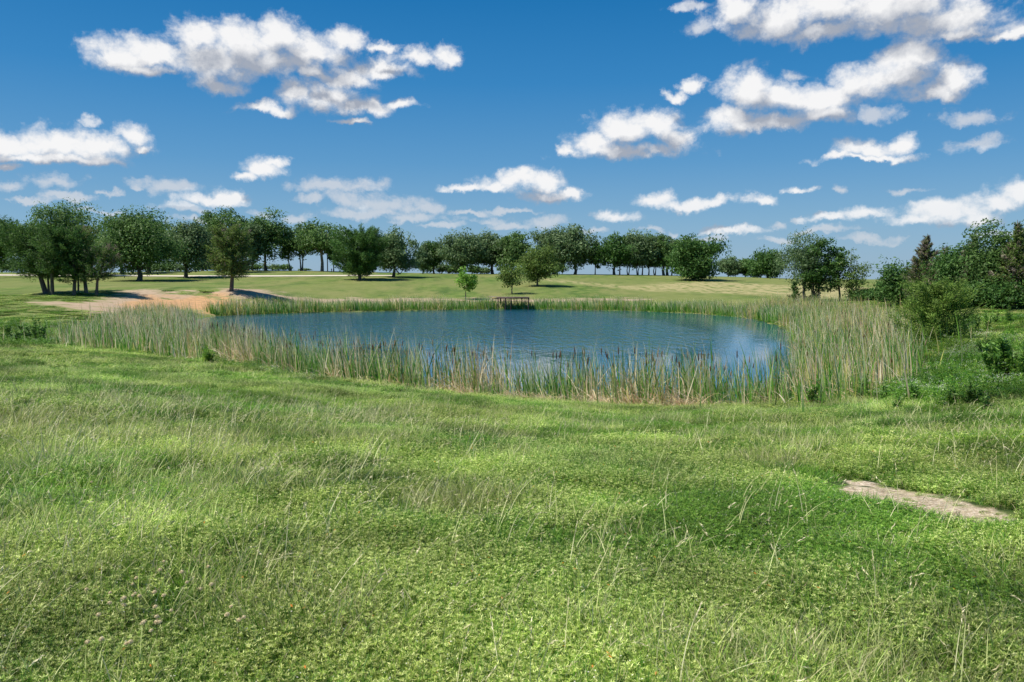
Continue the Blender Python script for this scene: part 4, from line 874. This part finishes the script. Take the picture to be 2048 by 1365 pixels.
# tall pale seed stalks standing out of the meadow
def stalks():
    r = np.random.default_rng(31); n1 = 27000
    d = np.sqrt(r.uniform(2.6 ** 2, 18 ** 2, n1)); a = np.radians(r.uniform(-44, 44, n1)); x, y = d * np.sin(a), d * np.cos(a)
    lf = np.clip((-np.degrees(a) + 6) / 26, .0, 1); keep = (r.random(n1) < .34 + .62 * lf * (d < 15)) & (sdf(x, y, SAND) < -.35) & (fb(x, y, 1.2, 2) > .42) & (vnoise(x * 1.0, y * 1.0, .33) > .48); x, y = x[keep], y[keep]; n = len(x)
    base = np.c_[x, y, H(x, y)]; az = np.where(r.random(n) < .65, r.normal(.2, .8, n), r.uniform(0, 6.28, n)); h = r.uniform(.13, .38, n) * (1 + .2 * (x < -1)); h *= np.where(r.random(n) < .07, 1.5, 1); lean = np.abs(r.normal(.5, .38, n)); bend = r.uniform(0, .9, n)
    col = ST[r.integers(0, 3, n)] * r.uniform(.7, 1.1, (n, 1)); mb = MB()
    pts = blades(mb, base, az, h, np.full(n, .0044) + np.hypot(x, y) * .00030, lean, bend, col * np.array([.85, 1, .8]), 5, col, r)
    # seed heads
    ang = lean + bend * .9; dr = np.c_[np.cos(az) * np.sin(ang), np.sin(az) * np.sin(ang), np.cos(ang)]
    for rep in range(9):
        t = rep / 9; c = base + 0; c = pts - dr * (h * .24 * t)[:, None] * 1.0 + r.normal(size=(n, 3)) * .0012
        leaf_quads(mb, c, unit(r.normal(size=(n, 3))), np.full(n, .013), col * 1.1, .36, along=dr + r.normal(size=(n, 3)) * .14, r=r)
    o = mb.build('seed_stalks', M_STRAW); tag(o, 'pale straw seed stalks leaning out of the foreground grass', 'grass stalks', kind='stuff')
stalks()

# small dry clover heads in the lower left corner
def clover():
    r = np.random.default_rng(41); mb = MB(); nL = 260; v = unit(r.normal(size=(nL, 3))); v[:, 2] = np.abs(v[:, 2]) * 1.1 - .25
    leaf_quads(mb, v * .0100, unit(v + r.normal(size=(nL, 3)) * .9), np.full(nL, .0048), np.array([(.78, .66, .40)]) * r.uniform(.75, 1.2, (nL, 1)), .5, along=v, r=r); mb.tube([(0, 0, -.009), (0, 0, -.004), (0, 0, .003), (0, 0, .008), (0, 0, .011)], [.003, .008, .0095, .006, .001], (.70, .58, .34), 8)
    hd = mb.build('head', M_STRAW, link=False)
    ms = MB(); ms.tube([(0, 0, -.14), (.004, .002, -.07), (0, 0, 0)], [.0012, .0012, .001], (.16, .20, .06), 5); st = ms.build('stem', M_REED, link=False)
    px = [(185, 995), (330, 1170), (322, 1187), (275, 1203), (268, 1213), (223, 1240), (251, 1254), (273, 1245), (282, 1253), (268, 1250), (312, 1243), (330, 1250), (252, 1268), (313, 1270), (222, 1256), (376, 1215), (366, 1200),
          (425, 1220), (403, 1226), (419, 1192), (464, 1263), (456, 1281), (292, 1294), (316, 1297), (316, 1307), (322, 1311), (289, 1317), (305, 1322), (178, 1341), (206, 1344), (256, 1347), (264, 1349), (345, 1283), (480, 1298), (490, 1297), (200, 1283), (176, 1238)]
    for i, (a, b) in enumerate(px):
        g = gpx(a, b + 18); o = empty('dried_clover_flower', (g[0], g[1], g[2] + .165 + r.uniform(-.01, .03)), r.uniform(0, 6)); o.scale = (r.uniform(.65, 1.0),) * 3
        tag(o, 'small fluffy beige dried clover head in the grass at the lower left', 'flower', 'dried clover heads in the lower left grass')
        for part in (hd, st):
            c = part.copy(); C.objects.link(c); c.parent = o
clover()

# straw litter on the bare patch
r = np.random.default_rng(51); q = scatter(1100, SAND, r); mb = MB(); n = len(q); az = r.normal(-.35, .6, n)
blades(mb, np.c_[q, H(q[:, 0], q[:, 1]) + .008], az, r.uniform(.03, .13, n), np.full(n, .004), np.full(n, 1.5), np.zeros(n), ST[r.integers(0, 3, n)] * r.uniform(.35, 1.1, (n, 1)), 2, None, r)
tag(mb.build('straw_litter', M_REED), 'dry stalks lying on the bare sandy patch', 'litter', kind='stuff')

# ------------------------------------------------------------ broad-leaved weeds one can tell apart
def weed_plant(name, label, px, py, hpx, wpx, pal, group, seed, leafk=1.0, stems=4, upright=.25):
    g = gpx(px, py); s = np.hypot(g[0], g[1]) / FPX; h = hpx * s; w = wpx * s; r = np.random.default_rng(seed)
    root = empty(name, g); tag(root, label, 'plant', group); st = MB(); lf = MB()
    for k in range(stems):
        a = r.uniform(0, 6.28); q0 = r.uniform(.15, 1); tp = np.array([math.cos(a) * w * .46 * q0, math.sin(a) * w * .46 * q0, h * r.uniform(.55, 1.0) * (1.1 - .35 * q0)]); b = np.array([math.cos(a), math.sin(a), 0]) * w * .3 * q0
        q = [b * (1 - u) + tp * np.array([u ** 1.4, u ** 1.4, u]) for u in (-.05, .35, .7, 1)]; st.tube(q, [.010, .008, .006, .003], (.10, .16, .05), 5)
        m = int(34 * leafk); t = r.uniform(.02, 1, m); c = b * (1 - t)[:, None] + tp * np.c_[t ** 1.4, t ** 1.4, t]
        th = r.uniform(0, 6.28, m); dr = unit(np.c_[np.cos(th), np.sin(th), r.uniform(.1, .9, m)]); L = (.10 * h * (1.25 - .6 * t) * r.uniform(.7, 1.3, m)).clip(.02, .09)
        nn = unit(np.c_[-np.cos(th) * .5, -np.sin(th) * .5, np.ones(m)] + r.normal(size=(m, 3)) * .3)
        leaf_quads(lf, c + dr * L[:, None], nn, L, pal[r.integers(0, 3, m)] * r.uniform(.8, 1.2, (m, 1)), .7, along=dr, r=r)
    st.build('stem', M_REED, root, True); lf.build('foliage', M_GRASS, root); return root
WD = np.array([(.08, .19, .035), (.14, .27, .045), (.22, .36, .08)])
wg = 'leafy weeds growing at the right of the pond'
for i, (px, py, hp, wp_, lb) in enumerate([
    (1628, 812, 60, 46, 'bushy dark weed in front of the dead reeds right of the near belt'), (1640, 818, 34, 26, 'small weed at the right foot of the bushy dark weed'),
    (1728, 800, 52, 44, 'leafy weed right of the pale dead reed tangle'), (1770, 806, 40, 20, 'short weed between the reed tangle and two upright weeds'),
    (1794, 826, 44, 18, 'lowest upright weed in front of the flowery ground cover'), (1815, 812, 62, 30, 'tallest upright weed right of the reed tangle'),
    (1503, 806, 38, 26, 'small weed at the foot of the near cattails right of centre'), (1534, 812, 30, 22, 'small weed between the near cattails and the bushy dark weed'),
    (1905, 820, 50, 24, 'upright weed on the low rise near the right edge'), (1942, 822, 56, 18, 'thin upright weed on the low rise, left of the right edge'), (1972, 826, 48, 20, 'thin upright weed nearest the right edge on the low rise'),
    (1934, 668, 42, 26, 'stalky weed right of the feathery bush, left one of three'), (1950, 672, 52, 26, 'stalky weed right of the feathery bush, middle one of three'), (1974, 662, 46, 26, 'stalky weed right of the feathery bush, right one of three'),
    (1990, 650, 26, 16, 'short weed on the bright slope below the thicket'), (2018, 648, 34, 24, 'tuft-like weed on the bright slope near the right edge'),
    (1964, 716, 48, 30, 'weed on the slope between feathery bush and dark leafy shrub'), (1900, 800, 30, 22, 'small low weed in the ground cover under the feathery bush')]):
    weed_plant('leafy_weed', lb, px, py, hp, wp_, WD, wg, 60 + i, 1.2, 5)
weed_plant('leafy_shrub', 'dark leafy shrub at the right edge of the picture above the low rise', 2020, 770, 96, 120, WD, None, 90, 4.5, 16)
weed_plant('leafy_shrub', 'dark green weedy shrub left of the reed bed at the left edge of the pond', 78, 690, 46, 70, WD, None, 91, 3.2, 14)
weed_plant('leafy_shrub', 'smaller weedy shrub nearest the left edge of the picture', 22, 692, 40, 50, WD, None, 92, 2.5, 10)
weed_plant('leafy_shrub', 'leafy plant with tiny yellow flowers in the cattails at left', 410, 728, 36, 46, G1, None, 93, 2.2, 9)
for i, (px, py, w) in enumerate([(205, 808, 34), (150, 796, 26), (262, 800, 20)]):
    g = gpx(px, py); mb = MB(); r = np.random.default_rng(95 + i); n = 60; b = disc(n, .12, r)
    blades(mb, b, np.arctan2(b[:, 1], b[:, 0]), r.uniform(.15, .38, n), np.full(n, .008), np.abs(r.normal(.2, .15, n)), r.uniform(0, .5, n), G3[r.integers(0, 3, n)], 4, None, r)
    o = mb.build('grass_tussock', M_GRASS); o.location = g
    tag(o, ['dark green grass tussock, rightmost but one on the left slope', 'dark green grass tussock, leftmost on the left slope', 'small dark grass tussock, rightmost on the left slope'][i], 'grass tussock', 'dark tussocks on the left slope')
print('objects', len(bpy.data.objects))
